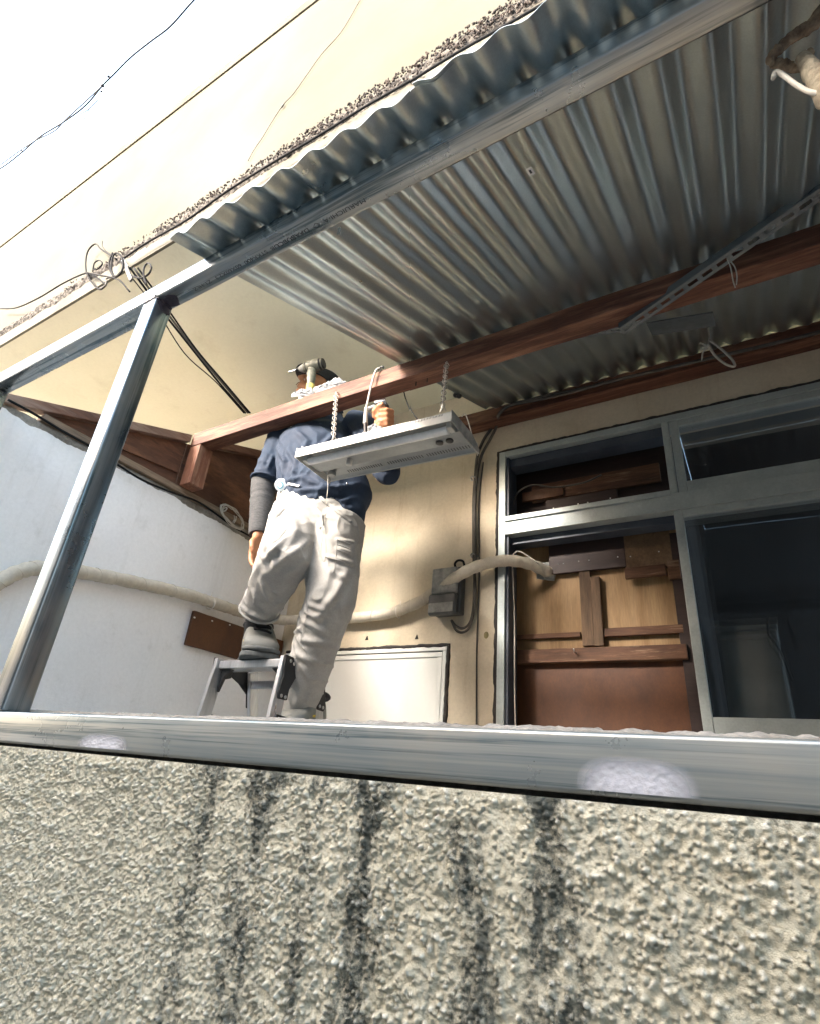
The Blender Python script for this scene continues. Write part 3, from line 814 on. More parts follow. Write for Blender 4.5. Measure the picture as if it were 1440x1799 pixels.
# crumbling drip edge with gravel showing
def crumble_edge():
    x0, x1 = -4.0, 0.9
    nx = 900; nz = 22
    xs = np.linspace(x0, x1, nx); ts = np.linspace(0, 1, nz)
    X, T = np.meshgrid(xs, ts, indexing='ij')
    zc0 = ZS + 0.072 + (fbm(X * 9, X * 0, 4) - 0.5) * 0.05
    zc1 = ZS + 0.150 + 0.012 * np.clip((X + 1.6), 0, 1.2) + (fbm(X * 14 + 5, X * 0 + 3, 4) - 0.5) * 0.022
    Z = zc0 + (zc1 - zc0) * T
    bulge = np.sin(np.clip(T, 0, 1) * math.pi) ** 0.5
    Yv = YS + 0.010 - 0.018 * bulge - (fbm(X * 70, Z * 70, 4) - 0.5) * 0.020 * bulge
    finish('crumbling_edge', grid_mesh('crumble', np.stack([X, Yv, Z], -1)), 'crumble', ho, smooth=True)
    mb = MB(); rs = random.Random(4)
    for i in range(5200):
        x = rs.uniform(-2.6, 0.6)
        if x < -1.9 and rs.random() < 0.7: continue
        t = rs.random() ** 0.8
        # gravel is densest in the middle and right
        if rs.random() > 0.25 + 0.75 * mnoise.noise(Vector((x * 4, t * 2, 7))) + 0.35 * (x > -1.2): continue
        z = ZS + 0.07 + t * (0.085 + 0.012 * max(0, min(1.2, x + 1.6))) + rs.uniform(-0.006, 0.008)
        r = rs.uniform(0.0018, 0.0052) * (1.4 if rs.random() < 0.08 else 1)
        y = YS - 0.008 - rs.uniform(0, 0.006)
        mb.ball((x, y, z), r, r * rs.uniform(0.6, 1), r * rs.uniform(0.6, 1.1), 5, 4)
    g = mb.build('gravel', 'pebble', ho)
    g['kind'] = 'stuff'
crumble_edge()

# ------------------------------------------------------------------ aluminium sliding window in the house wall
YF = YW - 0.012
TR0 = onY(1182, 897, YF).z; TR1 = onY(1176, 868, YF).z
JX = onY(884, 1268, YF).x
SXa = onY(1182, 898, YF).x; SXb = onY(1198, 898, YF).x
MXa = onY(1160, 743, YF).x; MXb = onY(1175, 742, YF).x
win = MB().box(WX0, JX, YF, YW + 0.10, WZ0, WZ1)
win = win.build('sliding_window', 'alu', ho, bevel=0.002)
win['label'] = 'anodised aluminium sliding window, left leaf open onto boards'
MB().box(JX + 0.0005, WX1, YF, YW + 0.10, WZ1 - 0.030, WZ1).build('head', 'alu', win, bevel=0.002)
MB().box(JX + 0.0005, WX1, YF - 0.004, YW + 0.10, TR0, TR1).build('transom', 'alu', win, bevel=0.002)
MB().box(JX + 0.0005, SXa, YF - 0.0145, YF - 0.0045, TR1 - 0.010, TR1 + 0.012).build('transom_lip', 'alu', win, bevel=0.001)
MB().box(JX + 0.0005, WX1, YF, YW + 0.12, WZ0, WZ0 + 0.03).build('sill', 'alu', win, bevel=0.002)
MB().box(JX + 0.0006, JX + 0.012, YF + 0.012, YW + 0.10, WZ0 + 0.031, TR0 - 0.001).build('track', 'alu_dark', win)
MB().box(JX + 0.0006, JX + 0.012, YF + 0.012, YW + 0.10, TR1 + 0.013, WZ1 - 0.031).build('track', 'alu_dark', win)
MB().box(JX + 0.0125, SXa, YW + 0.03, YW + 0.10, TR0 - 0.032, TR0 - 0.001).build('track', 'alu_dark', win)
MB().box(JX + 0.0125, MXa, YW + 0.02, YW + 0.10, WZ1 - 0.075, WZ1 - 0.031).build('track', 'alu_dark', win)
# lower right leaf
MB().box(SXa, SXb, YF - 0.002, YF + 0.03, WZ0 + 0.031, TR0 - 0.001).build('stile', 'alu', win, bevel=0.002)
MB().box(SXb + 0.0004, WX1, YF + 0.001, YF + 0.03, TR0 - 0.028, TR0 - 0.001).build('rail', 'alu', win, bevel=0.002)
RB = onY(1300, 1261, YF).z
MB().box(SXb + 0.0004, WX1, YF + 0.001, YF + 0.03, WZ0 + 0.031, RB).build('rail', 'alu', win, bevel=0.002)
MB().box(SXb + 0.0002, WX1, YF + 0.012, YF + 0.016, RB - 0.005, TR0 - 0.022).build('pane', 'glass', win)
# upper right leaf
MB().box(MXa, MXa + 0.026, YF - 0.001, YF + 0.04, TR1 + 0.001, WZ1 - 0.031).build('stile', 'alu', win, bevel=0.002)
MB().box(MXa + 0.030, MXb + 0.030, YF + 0.004, YF + 0.03, TR1 + 0.001, WZ1 - 0.031).build('stile', 'alu', win, bevel=0.002)
MB().box(MXb + 0.0305, WX1, YF + 0.004, YF + 0.03, TR1 + 0.001, TR1 + 0.048).build('rail', 'alu', win, bevel=0.002)
MB().box(MXb + 0.0305, WX1, YF + 0.004, YF + 0.03, WZ1 - 0.060, WZ1 - 0.031).build('rail', 'alu', win, bevel=0.002)
MB().box(MXb + 0.0302, WX1, YF + 0.014, YF + 0.018, TR1 + 0.044, WZ1 - 0.056).build('pane', 'glass', win)
# black sealant run by hand round the frame
def sealant(path, parent, w=0.010, seed=0):
    pts = []
    P = [Vector(p) for p in path]
    for a, b in zip(P[:-1], P[1:]):
        n = max(2, int((b - a).length / 0.012))
        for i in range(n):
            pts.append(a.lerp(b, i / n))
    pts.append(P[-1])
    rad = [w * (0.6 + 0.75 * fbm(np.array([i * 0.5 + seed]), np.array([seed * 1.3]), 3)[0]) for i in range(len(pts))]
    pts = [p + Vector(((fbm(np.array([i * 0.3]), np.array([seed + 1.0]), 3)[0] - 0.5) * 0.006, 0, (fbm(np.array([i * 0.3 + 50]), np.array([seed + 2.0]), 3)[0] - 0.5) * 0.006)) for i, p in enumerate(pts)]
    return MB().tube(pts, rad, 7).build('sealant', 'sealant', parent, smooth=True)
sealant([(WX0 - 0.006, YW - 0.001, WZ0), (WX0 - 0.006, YW - 0.001, WZ1 + 0.005), (WX1, YW - 0.001, WZ1 + 0.005)], win, 0.011, 2)

# small shutter window low on the wall
sh = MB().box(SX0, SX1, YW - 0.006, YW + 0.05, SZ1 - 0.018, SZ1).build('shutter_window', 'panel_white', ho, bevel=0.002)
sh['label'] = 'white framed frosted window low on the cream wall'
MB().box(SX1 - 0.018, SX1, YW - 0.006, YW + 0.05, SZ0, SZ1 - 0.0185).build('frame', 'panel_white', sh, bevel=0.002)
MB().box(SX0, SX0 + 0.018, YW - 0.006, YW + 0.05, SZ0, SZ1 - 0.0185).build('frame', 'panel_white', sh, bevel=0.002)
MB().box(SX0 + 0.0185, SX1 - 0.0185, YW + 0.02, YW + 0.05, SZ0, SZ1 - 0.0185).build('gasket', 'sealant', sh)
MB().box(SX0 + 0.022, SX1 - 0.0225, YW + 0.0005, YW + 0.0198, SZ1 - 0.044, SZ1 - 0.0225).build('sash', 'panel_white', sh, bevel=0.002)
MB().box(SX1 - 0.044, SX1 - 0.0225, YW + 0.0005, YW + 0.0198, SZ0, SZ1 - 0.0445).build('sash', 'panel_white', sh, bevel=0.002)
MB().box(SX0 + 0.022, SX0 + 0.044, YW + 0.0005, YW + 0.0198, SZ0, SZ1 - 0.0445).build('sash', 'panel_white', sh, bevel=0.002)
MB().box(SX0 + 0.0442, SX1 - 0.0442, YW + 0.008, YW + 0.018, SZ0, SZ1 - 0.0442).build('pane', 'panel_white', sh)
sealant([(SX1 + 0.008, YW - 0.001, SZ0), (SX1 + 0.008, YW - 0.001, SZ1 + 0.006), (SX0, YW - 0.001, SZ1 + 0.006)], sh, 0.009, 6)
# two blobs of sealant smeared on the wall above it
for px_, py_ in ((645, 1122), (731, 1120)):
    c = onY(px_, py_, YW)
    MB().prism([(c.x - 0.008, YW - 0.004, c.z - 0.008), (c.x + 0.010, YW - 0.003, c.z - 0.007), (c.x + 0.002, YW - 0.005, c.z + 0.013)], (0, 0.006, 0)).build('sealant_blob', 'sealant', sh, bevel=0.001)

# knob of dried putty on the wall
c = onY(853, 1116, YW)
MB().ball((c.x, YW, c.z), 0.011, 0.004, 0.015, 12, 8).build('putty_spot', mk('olive_putty', (0.36, 0.31, 0.16), (0.26, 0.22, 0.11), rough=0.9), ho, smooth=True)

# wooden ledger under the sheet ends
ZLED = roof_z(2.09)
sawn(onY(800, 745, 2.12).x, 1.28, 2.085, YW - 0.001, ZLED - 0.062, ZLED + 0.006, 'x', 50, 0.002, 13).build('ledger', 'wood_red', ho, bevel=0.002)

# room behind the glass
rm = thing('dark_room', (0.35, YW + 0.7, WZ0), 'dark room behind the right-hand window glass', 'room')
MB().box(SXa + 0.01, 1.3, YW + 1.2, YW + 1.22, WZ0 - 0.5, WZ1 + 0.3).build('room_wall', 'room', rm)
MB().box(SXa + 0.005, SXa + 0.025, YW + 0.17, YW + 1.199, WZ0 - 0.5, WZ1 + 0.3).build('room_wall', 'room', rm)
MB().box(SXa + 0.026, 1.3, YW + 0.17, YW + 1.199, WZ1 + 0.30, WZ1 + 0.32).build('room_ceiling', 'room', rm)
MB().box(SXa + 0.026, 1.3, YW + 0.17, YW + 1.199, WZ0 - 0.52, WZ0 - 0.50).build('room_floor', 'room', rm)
bx_ = thing('pale_box', onY(1330, 1260, YW + 0.3), 'pale worn box standing behind the window glass', 'box')
a, b = onY(1258, 1110, YW + 0.30), onY(1362, 1095, YW + 0.30)
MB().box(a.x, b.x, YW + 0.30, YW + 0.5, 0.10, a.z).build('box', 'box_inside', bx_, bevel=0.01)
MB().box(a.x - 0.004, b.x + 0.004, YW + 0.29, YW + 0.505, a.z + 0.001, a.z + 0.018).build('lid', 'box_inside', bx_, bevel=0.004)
cd = onY(1355, 1100, YW + 0.27)
MB().tube(spline([(cd.x - 0.01, YW + 0.28, cd.z + 0.02), (cd.x - 0.014, YW + 0.275, cd.z - 0.03), (cd.x + 0.01, YW + 0.275, cd.z - 0.09), (cd.x + 0.03, YW + 0.275, cd.z - 0.2)], 6), 0.004, 6).build('cord', 'cable_black', bx_, smooth=True)

# ------------------------------------------------------------------ boards nailed across the open left leaf
YP = YW + 0.145
bo = thing('board_screen', (-0.6, YP, WZ0), 'patchwork of plywood sheets and battens closing the open left window leaf', 'boarding')
def zpx(x, y):                        # pixel of the detail crop -> point on a plane
    return 880 + x / 3.597, 780 + y / 3.597
def board(name, x0, x1, y0, y1, yfront, thick, mat, label=None, bev=0.0015):
    """corners read on the survey crop: left, right, top, bottom"""
    xm = (x0 + x1) / 2; ym = (y0 + y1) / 2
    L = onY(*zpx(x0, ym), yfront).x; R_ = onY(*zpx(x1, ym), yfront).x
    T = onY(*zpx(xm, y0), yfront).z; B = onY(*zpx(xm, y1), yfront).z
    o = MB().box(L, R_, yfront, yfront + thick, B, T).build(name, mat, bo, bevel=bev)
    if label: o['label'] = label
    return o
board('plywood_sheet', -10, 1180, 480, 1330, YP, 0.009, 'ply_tan')
board('plywood_sheet', 0, 1290, 1340, 2100, YP - 0.004, 0.009, 'ply_red', 'red-brown lower panel')
board('board', 296, 772, 410, 800, YP - 0.030, 0.020, 'ply_dark', 'dark nailed board')
board('board', 764, 1062, 380, 790, YP - 0.026, 0.018, 'ply_mid')
board('batten', 778, 1040, 770, 838, YP - 0.046, 0.019, 'batten')
board('batten', 500, 572, 780, 1275, YP - 0.024, 0.022, 'batten_z')
board('batten', 574, 632, 835, 1275, YP - 0.034, 0.030, 'batten_z', 'redder short upright batten')
board('batten', 640, 1150, 1152, 1205, YP - 0.024, 0.022, 'batten')
board('batten', 60, 498, 1198, 1228, YP - 0.018, 0.016, 'batten')
board('batten', 30, 1175, 1284, 1372, YP - 0.040, 0.038, 'batten', 'wide brown rail across the boards')
board('batten', 1052, 1128, 730, 850, YP - 0.040, 0.028, 'batten')
# dark upright at the right
xa_ = onY(*zpx(1085, 900), YP - 0.02).x
MB().box(xa_, xa_ + 0.05, YP - 0.022, YP + 0.008, WZ0, TR0 - 0.034).build('upright', 'ply_dark', bo, bevel=0.002)
# upper light: lintel boards behind the open fanlight
board('board', 190, 1010, 190, 300, YP - 0.020, 0.018, 'batten')
board('board', 280, 735, 318, 405, YP - 0.028, 0.020, 'ply_dark')
board('board', 130, 392, 285, 345, YP - 0.032, 0.011, 'ply_red')
board('plywood_sheet', 0, 1060, 20, 480, YP + 0.012, 0.008, 'ply_dark')
# screw heads
for x, y in ((328, 405), (484, 379), (545, 370), (688, 342)):
    c = onY(*zpx(x, y), YP - 0.030)
    MB().ball((c.x, YP - 0.0295, c.z), 0.0034, 0.002, 0.0034, 8, 5).build('screw_head', 'paper', bo)
for x, y, yy in ((358, 760, 0.030), (392, 756, 0.030), (488, 742, 0.030), (553, 735, 0.030), (735, 714, 0.030), (816, 711, 0.026), (995, 680, 0.026)):
    c = onY(*zpx(x, y), YP - yy)
    MB().ball((c.x, YP - yy, c.z), 0.0028, 0.0018, 0.0028, 8, 5).build('screw_head', 'rivet', bo)
# brass hook screwed into the rail
c = onY(*zpx(470, 1320), YP - 0.042)
MB().tube(spline([(c.x, YP - 0.041, c.z), (c.x, YP - 0.062, c.z), (c.x - 0.002, YP - 0.066, c.z + 0.012)], 5), 0.0028, 7).build('hook', 'rivet', bo, smooth=True)

# ------------------------------------------------------------------ wrapped refrigerant hose
hp = thing('wrapped_hose', onX(330, 1045, XL + 0.04), 'thick cream taped pipe running along both walls into the window', 'hose')
def hose(pts, r, name, mat, seed):
    sp = spline(pts, 10)
    rad = [r * (1 + 0.05 * math.sin(i * 1.1) + 0.05 * mnoise.noise(Vector((i * 0.2, seed, 0)))) for i in range(len(sp))]
    return MB().tube(sp, rad, 18).build(name, mat, hp, smooth=True)
lw = [onX(x, y, XL + 0.036) for x, y in ((-60, 1060), (0, 1022), (30, 1006), (66, 998), (110, 1001), (170, 1010), (240, 1024), (330, 1045), (420, 1074), (470, 1086))]
bw = [onY(x, y, YW - 0.045) for x, y in ((575, 1088), (630, 1085), (690, 1076), (735, 1058), (775, 1032))]
bw += [onY(812, 1007, YW - 0.075), onY(850, 991, YW - 0.065), onY(890, 985, YW - 0.03), onY(925, 990, YW + 0.03), onY(955, 1002, YW + 0.10), onY(966, 1008, YW + 0.142)]
path = lw + [Vector((XL + 0.08, YW - 0.075, lw[-1].z + 0.012))] + bw
hose(path, 0.0255, 'pipe', 'hose', 1)
# spiral tape turns that stand proud
sp = spline(path, 10)
mbt = MB()
def ring_at(c, t, r, wd):
    t = t.normalized(); u = t.orthogonal().normalized(); vv = t.cross(u)
    pts = [c + (u * math.cos(a) + vv * math.sin(a)) * r + t * wd * math.sin(a) for a in np.linspace(0, 2 * math.pi, 17)]
    return pts
tot = 0; last = sp[0]; k = 0
for i in range(1, len(sp) - 1):
    tot += (sp[i] - last).length; last = sp[i]
    if tot > 0.052:
        tot = 0; k += 1
        mbt.tube(ring_at(sp[i], sp[i + 1] - sp[i - 1], 0.0253, 0.010), 0.0018, 5, caps=False)
mbt.build('tape_edge', 'hose', hp, smooth=True)['kind'] = 'stuff'
# cable ties
for px_, py_, pl_ in ((370, 1060, 'x'), (700, 1075, 'y')):
    c = onX(px_, py_, XL + 0.036) if pl_ == 'x' else onY(px_, py_, YW - 0.045)
    d = Vector((0, 1, 0.02)) if pl_ == 'x' else Vector((1, 0, 0.12))
    MB().tube(ring_at(c, d, 0.0275, 0.004), 0.0026, 6, caps=False).build('cable_tie', 'hose_white', hp, smooth=True)
    MB().tube([c + Vector((0.02, -0.02, 0.024)), c + Vector((0.024, -0.022, 0.045))], 0.0022, 5).build('tie_tail', 'hose_white', hp)
# frayed grey tape where it enters the boards
c = onY(962, 1004, YW + 0.125)
MB().prism([c + Vector((-0.05, -0.02, -0.035)), c + Vector((0.02, 0, -0.045)), c + Vector((0.035, 0.005, 0.01)), c + Vector((0.01, 0, 0.045)), c + Vector((-0.04, -0.01, 0.042))], (0.004, 0.012, 0)).build('end_tape', 'meter_face', hp, bevel=0.003)

# ------------------------------------------------------------------ meter box
mx0, mx1 = onY(766, 1040, YW).x, onY(812, 1040, YW).x
mz1, mz0 = onY(800, 1003, YW).z, onY(795, 1088, YW).z
mt_ = thing('meter_box', ((mx0 + mx1) / 2, YW, mz0), 'dusty dark grey electric switch box on the cream wall behind the pipe', 'meter box')
MB().box(mx0 + 0.012, mx1 + 0.014, YW - 0.050, YW - 0.001, mz0 + 0.010, mz1).build('back_case', 'meter', mt_, bevel=0.008, seg=3, smooth=0.6)
zm = mz0 + (mz1 - mz0) * 0.42
MB().box(mx0 + 0.010, mx1 + 0.004, YW - 0.072, YW - 0.0505, zm + 0.004, mz1 - 0.006).build('upper_cover', 'meter_face', mt_, bevel=0.008, seg=3, smooth=0.6)
MB().box(mx0 + 0.006, mx1 + 0.006, YW - 0.086, YW - 0.0505, mz0, zm).build('lower_cover', 'meter', mt_, bevel=0.010, seg=3, smooth=0.6)
MB().box(mx0 + 0.012, mx1 - 0.002, YW - 0.090, YW - 0.0865, mz0 + 0.010, mz0 + 0.052).build('dusty_plate', 'meter_face', mt_, bevel=0.0015)
# looped tail cables above and below
u = Vector
lp = [onY(x, y, YW - 0.03) for x, y in ((803, 1003), (798, 992), (803, 985), (812, 986), (816, 996), (826, 1006))]
MB().tube(spline(lp, 6), 0.0055, 8).build('tail_cable', 'cable_black', mt_, smooth=True)
for off in (0, 7):
    lp = [onY(x, y, YW - 0.02) for x, y in ((792, 1090), (800, 1100 + off), (812, 1104 + off), (824, 1094 + off), (830 + off * 0.3, 1070), (832 + off * 0.3, 1030), (832, 1000))]
    MB().tube(spline(lp, 6), 0.0055, 8).build('tail_cable', 'cable_grey', mt_, smooth=True)

# ------------------------------------------------------------------ cables on the house wall
cv = thing('wall_cable', onY(832, 900, YW), 'pair of thick grey cables clipped up the cream wall beside the window', 'cable')
for dx in (0, 1):
    p_ = [(832 + dx * 2.5, 1000), (831 + dx * 2.5, 940), (831 + dx * 2.5, 880), (834 + dx * 3, 835), (838 + dx * 7, 800), (850 + dx * 11, 770), (868 + dx * 5, 745), (876, 727), (895, 712)]
    p_ += [(930, 702), (975, 692), (1030, 681), (1060, 672)] if dx == 0 else [(940, 703), (1000, 690), (1080, 668), (1200, 640), (1330, 610), (1440, 583)]
    pts = [onY(x, y, YW - 0.012 - 0.011 * dx) if y > 735 else onY(x, y, 2.070 - 0.010 * dx) for x, y in p_]
    MB().tube(spline(pts, 6), 0.0072, 9).build('cable', 'cable_grey', cv, smooth=True)
for px_, py_ in ((833, 843), (833, 978)):
    c = onY(px_, py_, YW)
    MB().box(c.x - 0.020, c.x + 0.024, YW - 0.0035, YW - 0.0008, c.z - 0.005, c.z + 0.005).build('clip_plate', 'rivet', cv, bevel=0.001)
    MB().tube([(c.x - 0.013, YW - 0.003, c.z), (c.x - 0.010, YW - 0.026, c.z), (c.x + 0.002, YW - 0.036, c.z), (c.x + 0.014, YW - 0.026, c.z), (c.x + 0.016, YW - 0.003, c.z)], 0.004, 6).build('clip_strap', 'rivet', cv, smooth=True)
tn = MB().tube(spline([onY(x, y, YW - 0.006) for x, y in ((848, 812), (843, 850), (840, 900), (841, 960), (840, 1040), (837, 1120), (836, 1200), (836, 1290))], 6), 0.0034, 7).build('thin_cable', 'cable_grey', smooth=True)
tag(tn, 'thin brown cable running straight down the cream wall to the parapet', 'cable')
wc = MB().tube(spline([onY(x, y, YW + 0.03) for x, y in ((905, 1290), (903, 1200), (903, 1100), (901, 1040), (899, 985), (903, 972), (915, 970), (945, 990))], 6), 0.0032, 7).build('window_cable', 'cable_white', smooth=True)
tag(wc, 'thin white cable hanging inside the left edge of the window', 'cable')
fc = MB().tube(spline([onY(x, y, YW + 0.06) for x, y in ((898, 905), (902, 880), (912, 862), (935, 852), (970, 856), (1000, 853), (1030, 846), (1056, 834))], 6), 0.0040, 7).build('fanlight_cable', 'cable_grey', smooth=True)
tag(fc, 'grey cable bowed across the open fanlight above the transom', 'cable')

# ------------------------------------------------------------------ left wall cables
lc = MB().tube(spline([onX(x, y, XL + 0.024) for x, y in ((14, 702), (60, 727), (110, 757), (160, 785), (205, 815), (250, 843), (300, 864), (345, 880), (376, 900), (410, 925), (445, 945))], 5), 0.0048, 7).build('plate_cable', 'cable_black', smooth=True)
tag(lc, 'black cable clipped along the timber plate over the white wall', 'cable')
ck = thing('cable_coil', onX(405, 905, XL + 0.03), 'small tangled coil of white wire hung at the top of the white wall', 'wire')
rs = random.Random(21)
cc = onX(409, 908, XL + 0.05)
for k in range(5):
    pts = []
    ax = 0.082 * rs.uniform(0.75, 1.05); bz = 0.040 * rs.uniform(0.7, 1.1); ph = rs.uniform(0, 6)
    for i in range(15):
        a = ph + i / 14 * math.pi * rs.uniform(1.9, 2.05)
        pts.append(cc + Vector((rs.uniform(-0.006, 0.006), ax * math.cos(a), bz * math.sin(a) - 0.25 * ax * math.cos(a))))
    MB().tube(spline(pts, 4), 0.0023, 5).build('wire_loop', 'cable_white', ck, smooth=True)
for k in range(4):
    p = cc + Vector((0.004, rs.uniform(-0.02, 0.03), 0.01)); q = cc + Vector((0.006, rs.uniform(0.0, 0.05), -0.03))
    MB().tube([p, (p + q) / 2 + Vector((0.004, 0.004, 0)), q], 0.0015, 5).build('wire_end', 'cable_white', ck)
MB().tube(ring_at(cc + Vector((0, -0.055, 0.015)), Vector((0, 1, -0.4)), 0.012, 0.002), 0.0035, 6, caps=False).build('tie', 'cable_white', ck, smooth=True)

# ------------------------------------------------------------------ cable tangle on the balcony edge
YC = YS - 0.022
tg = thing('cable_tangle', onY(205, 465, YC), 'tangle of black and grey cable ends looped at the balcony edge above the post', 'cable')
def cab(pts, r, mat, parent, name='cable', Y=YC, n=6):
    if parent.name == 'cable_tangle': r = r * 1.25
    P = [onY(p[0], p[1], Y + (p[2] if len(p) > 2 else 0)) for p in pts]
    return MB().tube(spline(P, n), r, 7).build(name, mat, parent, smooth=True)
cab([(0, 542), (30, 540), (70, 522), (110, 498), (150, 480), (168, 486), (180, 495), (186, 500), (176, 508), (163, 498), (152, 478), (151, 455), (156, 438), (168, 428), (176, 436), (190, 445), (205, 455)], 0.0030, 'cable_black', tg)
cab([(163, 474, -.01), (166, 462, -.01), (174, 457, -.01), (180, 463, -.01), (172, 472, -.01), (163, 474, -.01)], 0.0026, 'cable_black', tg, 'loop')
cab([(150, 478, -.015), (170, 482, -.015), (190, 486, -.015), (210, 492, -.015), (228, 512, -.012)], 0.0028, 'cable_black', tg)
cab([(198, 444, -.02), (192, 462, -.02), (197, 482, -.02), (208, 484, -.02), (216, 470, -.02), (214, 452, -.02), (205, 444, -.02), (198, 452, -.02), (196, 474, -.02), (203, 486, -.02), (212, 478, -.02)], 0.0032, 'cable_black', tg, 'loop')
cab([(212, 458, -.01), (225, 480, -.01), (240, 487, -.01), (250, 488, -.01), (262, 480, -.01), (266, 468, -.01), (259, 462, -.01), (253, 472, -.01), (253, 486, -.01), (258, 500, -.01)], 0.0030, 'cable_black', tg)
cab([(180, 423), (180, 432), (186, 440), (194, 446)], 0.0014, 'cable_black', tg)
cab([(188, 493), (185, 502), (176, 507)], 0.0034, 'cable_grey', tg, 'loop')
cab([(186, 490), (196, 486), (206, 484)], 0.0026, 'cable_grey', tg, 'loop')
MB().bar(onY(222, 470, YC - 0.012), onY(231, 492, YC - 0.012), 0.018, 0.008, (1, 0, 0)).build('terminal', 'cable_grey', tg, bevel=0.002)
MB().bar(onY(216, 456, YC - 0.012), onY(224, 470, YC - 0.012), 0.016, 0.008, (1, 0, 0)).build('terminal', 'meter', tg, bevel=0.002)
# bundle dropping from the tangle, behind the top tube, to the purlin
dc = thing('drop_cables', onY(400, 680, 1.36), 'bundle of dark cables slanting from the balcony edge to the purlin', 'cable')
e0 = onY(232, 478, YC)
for k, (dx, pxe, r) in enumerate(((0, 432, 0.0048), (7, 437, 0.0048), (14, 440, 0.0040), (-10, 429, 0.0026))):
    a = onY(228 + dx, 470, YC); e = onY(pxe, 726, 1.40)
    mid = a.lerp(e, 0.5) + Vector((0, 0, -0.012 - 0.02 * (k == 3) - 0.006 * k))
    MB().tube(spline([a, a.lerp(e, 0.25) + Vector((0, 0, -0.010)), mid, a.lerp(e, 0.75) + Vector((0, 0, -0.012)), e], 6), r, 7).build('cable', 'cable_black' if k != 1 else 'cable_grey', dc, smooth=True)
# black cable lying along the crumbling edge
ec = MB().tube(spline([onY(x, y, YS - 0.030) for x, y in ((215, 455), (260, 425), (330, 385), (400, 335), (480, 285), (560, 238), (640, 188), (720, 142), (800, 93), (880, 48), (960, 2), (1010, -28))], 6), 0.0042, 7).build('edge_cable', 'cable_black', smooth=True)
tag(ec, 'black cable lying along the crumbling balcony edge', 'cable')
# wire hanging on the balcony parapet
fw = thing('parapet_wire', onY(440, 280, YS), 'thin grey wire trailing down the pale yellow balcony front', 'wire')
cab([(640, -12), (628, 8), (600, 55), (565, 95), (540, 130), (515, 165), (499, 182), (480, 210), (462, 240), (447, 262), (436, 282)], 0.0016, 'cable_grey', fw, 'wire', YS + 0.010)
cab([(499, 182), (495, 188)], 0.0036, 'cable_grey', fw, 'splice', YS + 0.008)

# ------------------------------------------------------------------ overhead service wires
ow = thing('overhead_wires', (-10, 2.2, 13.0), 'dark overhead service wires with clamps crossing the white sky', 'wires')
def sky_wire(pts, r, Y=2.2, mat='cable_black', name='wire'):
    MB().tube(spline([onY(x, y, Y) for x, y in pts], 8), r, 6).build(name, mat, ow, smooth=True)
sky_wire([(420, -80), (345, -5), (300, 45), (265, 72), (230, 100), (200, 130), (180, 150), (150, 185), (110, 215), (70, 240), (35, 270), (0, 296), (-60, 330)], 0.016)
sky_wire([(180, 150), (150, 178), (115, 210), (95, 230), (60, 248), (20, 275), (-40, 320)], 0.012)
sky_wire([(172, 175), (155, 192), (140, 200)], 0.008)
sky_wire([(158, 188), (150, 205), (146, 210)], 0.007)
for x, y, r in ((191, 134, 0.05), (180, 150, 0.06), (178, 160, 0.04), (73, 238, 0.035), (38, 264, 0.04)):
    c = onY(x, y, 2.2)
    MB().bar(c - Vector((0.05, 0, -0.05)), c + Vector((0.05, 0, -0.05)), r, r * 0.8, (0, 1, 0)).build('clamp', 'cable_black', ow, bevel=0.008)

# ------------------------------------------------------------------ fluorescent batten lamp
LX0, LX1 = -1.236, -0.645
LY0, LY1 = 1.176, 1.366
LZ = 0.952; LT = 0.034
la = thing('fluorescent_lamp', (-0.94, 1.27, LZ), 'grey fluorescent batten lamp hanging on two chains in front of the man', 'lamp')
def tilt(p):                                   # hangs a touch low at its right end
    return (p[0], p[1], p[2] - (p[0] - LX0) * 0.030 + 0.006)
def lamp_part(mb, name, mat, bevel=0.0015, smooth=False, parent=None):
    mb.v = [tilt(p) for p in mb.v]
    return mb.build(name, mat, parent or la, bevel=bevel, smooth=smooth)
ym = (LY0 + LY1) / 2
lamp_part(MB().box(LX0, LX1, LY0, LY0 + 0.003, LZ, LZ + LT), 'front_side', 'lamp')
lamp_part(MB().box(LX0, LX1, LY1 - 0.003, LY1, LZ, LZ + LT), 'back_side', 'lamp')
lamp_part(MB().box(LX0, LX1, LY0 + 0.0035, LY1 - 0.0035, LZ + LT - 0.003, LZ + LT), 'top_plate', 'lamp')
# reflector: shallow inverted valley with the wiring channel in the middle
prof = [(LY0 + 0.0032, LZ + 0.004), (LY0 + 0.020, LZ + 0.020), (LY0 + 0.060, LZ + 0.024), (ym - 0.028, LZ + 0.006), (ym + 0.028, LZ + 0.006), (LY1 - 0.060, LZ + 0.024), (LY1 - 0.014, LZ + 0.012), (LY1 - 0.0032, LZ + 0.003)]
mb = MB()
for i in range(len(prof) - 1):
    (ya, za), (yb, zb) = prof[i], prof[i + 1]
    mb.add([(LX0 + 0.003, ya, za), (LX1 - 0.003, ya, za), (LX1 - 0.003, yb, zb), (LX0 + 0.003, yb, zb), (LX0 + 0.003, ya, za + 0.002), (LX1 - 0.003, ya, za + 0.002), (LX1 - 0.003, yb, zb + 0.002), (LX0 + 0.003, yb, zb + 0.002)],
           [(0, 1, 2, 3), (7, 6, 5, 4)])
mb.v = [tilt(p) for p in mb.v]
mb.build('reflector', 'lamp_in', la, fix=False)
